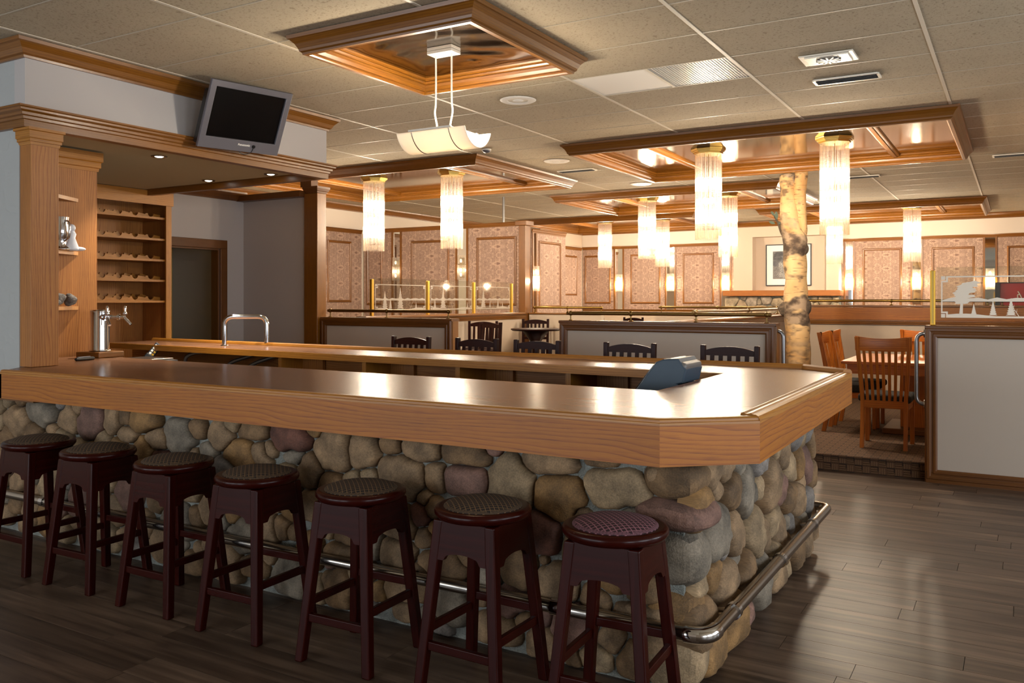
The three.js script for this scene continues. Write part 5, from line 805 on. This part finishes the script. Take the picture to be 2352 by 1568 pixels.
{
  const base = darkChair(0.74, 1.175, 0.43), label = ['dark slat-back bar chair behind the rear counter, leftmost of five', 'dark slat-back bar chair behind the rear counter, second from the left', 'dark slat-back bar chair behind the rear counter, in front of the round table', 'dark slat-back bar chair before the long half wall, left of the till', 'dark slat-back bar chair behind the rear counter, rightmost, by the till'];
  [[-4.93, -6.24], [-4.18, -6.22], [-3.54, -6.18], [-2.68, -6.16], [-1.87, -6.16]].forEach(([x, z], i) => { const c = i ? base.clone() : base; c.name = numbered('bar_chair'); c.userData = { label: label[i], category: 'chair', group: 'dark bar chairs behind the rear counter' }; c.position.set(x, 0, z); scene.add(c); });
  const hi = darkChair(0.68, 1.07, 0.42), spots = [[-6.50, -10.10, 0.35, 'dark slat-back high chair by the receding half wall, left of the angled one'], [-6.22, -9.62, -0.3, 'angled dark slat-back high chair at the small high table'], [-6.5, -11.62, 0.3, 'dark slat-back high chair tucked behind the round high table']];
  spots.forEach(([x, z, r, l], i) => { const c = i ? hi.clone() : hi; c.name = numbered('high_chair'); c.userData = { label: l, category: 'chair', group: 'dark high chairs on the platform' }; c.position.set(x, F + 0.001, z); c.rotation.y = r; scene.add(c); });
  const lo = darkChair(0.46, 1.015, 0.42), far = [[-7.33, -15.4, 'far dark chair back showing above the long half wall, left'], [-6.77, -16.1, 'far dark chair back showing above the long half wall, middle'], [-6.2, -16.45, 'far dark chair back in front of the red booth seats']];
  far.forEach(([x, z, l], i) => { const c = i ? lo.clone() : lo; c.name = numbered('dining_chair'); c.userData = { label: l, category: 'chair', group: 'far dark dining chairs' }; c.position.set(x, F + 0.001, z); scene.add(c); });
  const rt = (name, label, x, z, r, y) => { const t = thing(name, label, 'table'); part(t, 'table_top', new THREE.LatheGeometry([[0.001, y - 0.03], [r * 0.93, y - 0.03], [r * 0.99, y - 0.018], [r, y - 0.008], [r * 0.98, y], [0.001, y]].map((q) => new THREE.Vector2(...q)), 40), M.mahogDark); part(t, 'pedestal', new THREE.LatheGeometry([[0.001, 0], [0.26, 0], [0.26, 0.02], [0.07, 0.06], [0.055, 0.12], [0.055, y - 0.22], [0.20, y - 0.031], [0.001, y - 0.031]].map((q) => new THREE.Vector2(...q)), 6), M.mahogDark); t.position.set(x, F + 0.001, z); };
  rt('round_high_table', 'round dark high table with a flared pedestal, right of the angled chair', -6.10, -11.0, 0.37, 0.95); rt('small_high_table', 'small dark high table half hidden by the half wall end', -6.58, -9.2, 0.24, 0.905);
  [[-6.5, -17.5, 'red booth backrest showing above the long half wall, left one'], [-5.85, -17.7, 'red booth backrest showing above the long half wall, right one']].forEach(([x, z, l]) => { const b = thing('booth_seat', l, 'booth seat'); part(b, 'backrest', new RoundedBoxGeometry(0.5, 0.64, 0.12, 3, 0.03).translate(0, 0.76, -0.2), M.redSeat); part(b, 'seat', new RoundedBoxGeometry(0.5, 0.14, 0.45, 3, 0.03).translate(0, 0.42, 0.09), M.redSeat); part(b, 'plinth', new THREE.BoxGeometry(0.48, 0.35, 0.46).translate(0, 0.175, 0.04), M.mahogDark); b.position.set(x, F + 0.001, z); });
}
function oakChair() {     // facing +z, backrest at -z
  const g = new THREE.Group(), w = 0.46, d = 0.44, sh = 0.44, T2 = 1.03, mt = M.oakChair;
  const curve = (y) => y < sh ? -0.05 * Math.pow(1 - y / sh, 2) : -0.09 * Math.pow((y - sh) / (T2 - sh), 1.3);
  for (const s of [-1, 1]) { const p = new RoundedBoxGeometry(0.034, T2, 0.04, 2, 0.006), n = new THREE.BoxGeometry(0.034, T2, 0.042, 1, 16, 1).translate(0, T2 / 2, 0), q = n.attributes.position; for (let i = 0; i < q.count; i++) { const y = q.getY(i); q.setX(i, q.getX(i) + s * (w / 2 - 0.045 + 0.04 * Math.max(0, (y - sh) / (T2 - sh)))); q.setZ(i, q.getZ(i) - d / 2 + 0.02 + curve(y)); } n.computeVertexNormals(); muv(n, 'y'); part(g, 'back_post', n, mt); part(g, 'leg', cbox(0.038, sh - 0.05, 0.038, s * (w / 2 - 0.03), (sh - 0.05) / 2, d / 2 - 0.03, 'y', 0.005), mt); }
  const pos = [], ix = [], N = 16; for (let k = 0; k < 2; k++) for (let i = 0; i <= N; i++) for (const top of [0, 1]) { const t = i / N * 2 - 1, x = t * (w / 2 + 0.01), y = top ? T2 - 0.012 + 0.02 * t * t : T2 - 0.13 + 0.005 * t * t, z = -d / 2 + curve(T2 - 0.06) + 0.02 - 0.045 * (1 - t * t) + (k ? 0.02 : 0); pos.push(x, y, z); }
  const o = (N + 1) * 2; for (let i = 0; i < N; i++) { const a = i * 2; ix.push(a, a + 2, a + 1, a + 1, a + 2, a + 3, o + a, o + a + 1, o + a + 2, o + a + 1, o + a + 3, o + a + 2, a, o + a, a + 2, a + 2, o + a, o + a + 2, a + 1, a + 3, o + a + 1, a + 3, o + a + 3, o + a + 1); }
  const cr = new THREE.BufferGeometry(); cr.setAttribute('position', new THREE.Float32BufferAttribute(pos, 3)); cr.setIndex(ix); cr.computeVertexNormals(); muv(cr, 'x'); part(g, 'top_rail', cr, mt);
  for (let i = 0; i < 7; i++) { const t = (i - 3) / 3.6, n = new THREE.BoxGeometry(0.026, 0.5, 0.012, 1, 8, 1).translate(0, 0.25, 0), q = n.attributes.position; for (let j = 0; j < q.count; j++) { const k = q.getY(j) / 0.5, y = sh + 0.0 + k * (T2 - 0.125 - sh), x = t * (w / 2 - 0.06) * (1 + 0.16 * k); q.setXYZ(j, q.getX(j) + x, y, q.getZ(j) - d / 2 + 0.02 + curve(y) - 0.03 * k * (1 - t * t)); } n.computeVertexNormals(); muv(n, 'y'); part(g, 'slat', n, mt); }
  part(g, 'back_rail', cbox(w - 0.1, 0.07, 0.024, 0, sh - 0.035, -d / 2 + 0.02), mt); part(g, 'front_rail', cbox(w - 0.08, 0.055, 0.022, 0, sh - 0.05, d / 2 - 0.03), mt); for (const s of [-1, 1]) part(g, 'side_rail', cbox(0.022, 0.055, d - 0.07, s * (w / 2 - 0.035), sh - 0.05, 0, 'z'), mt);
  part(g, 'seat_cushion', muv(new RoundedBoxGeometry(w, 0.075, d, 3, 0.03).translate(0, sh + 0.02, 0.015), 'x'), M.seatC);
  return g;
}
{
  const base = oakChair(), sp = [[-1.065, -8.76, Math.PI, 'oak slat-back chair nearest, its back to the camera at the step'], [-1.50, -9.56, Math.PI / 2, 'oak slat-back chair at the left side of the oak table, nearer one'], [-1.48, -10.06, Math.PI / 2, 'oak slat-back chair at the left side of the oak table, farther one'], [-0.92, -10.98, 0, 'oak slat-back chair at the far side of the oak table']];
  sp.forEach(([x, z, r, l], i) => { const c = i ? base.clone() : base; c.name = numbered('oak_chair'); c.userData = { label: l, category: 'chair', group: 'oak chairs around the dining table' }; c.position.set(x, F + 0.001, z); c.rotation.y = r; scene.add(c); });
  const t = thing('oak_table', 'rectangular oak dining table with panelled pedestal at the step', 'table');
  part(t, 'table_top', box(-1.55, -0.1, 0.868, 0.9, -10.62, -9.18, 'x', 0.006), M.oakChair); part(t, 'apron', merge(box(-1.5, -0.15, 0.77, 0.868, -9.26, -9.24), box(-1.5, -0.15, 0.77, 0.868, -10.56, -10.54)), M.oakChair); part(t, 'apron', merge(box(-1.5, -1.48, 0.77, 0.868, -10.54, -9.26, 'z'), box(-0.17, -0.15, 0.77, 0.868, -10.54, -9.26, 'z')), M.oakChair); part(t, 'pedestal', box(-1.05, -0.6, F + 0.06, 0.868, -10.1, -9.7, 'y'), M.oakChair); part(t, 'plinth', box(-1.2, -0.45, F + 0.001, F + 0.06, -10.3, -9.5, 'x', 0.01), M.trimDeep); settle(t);
}
renderer.render(scene, camera);
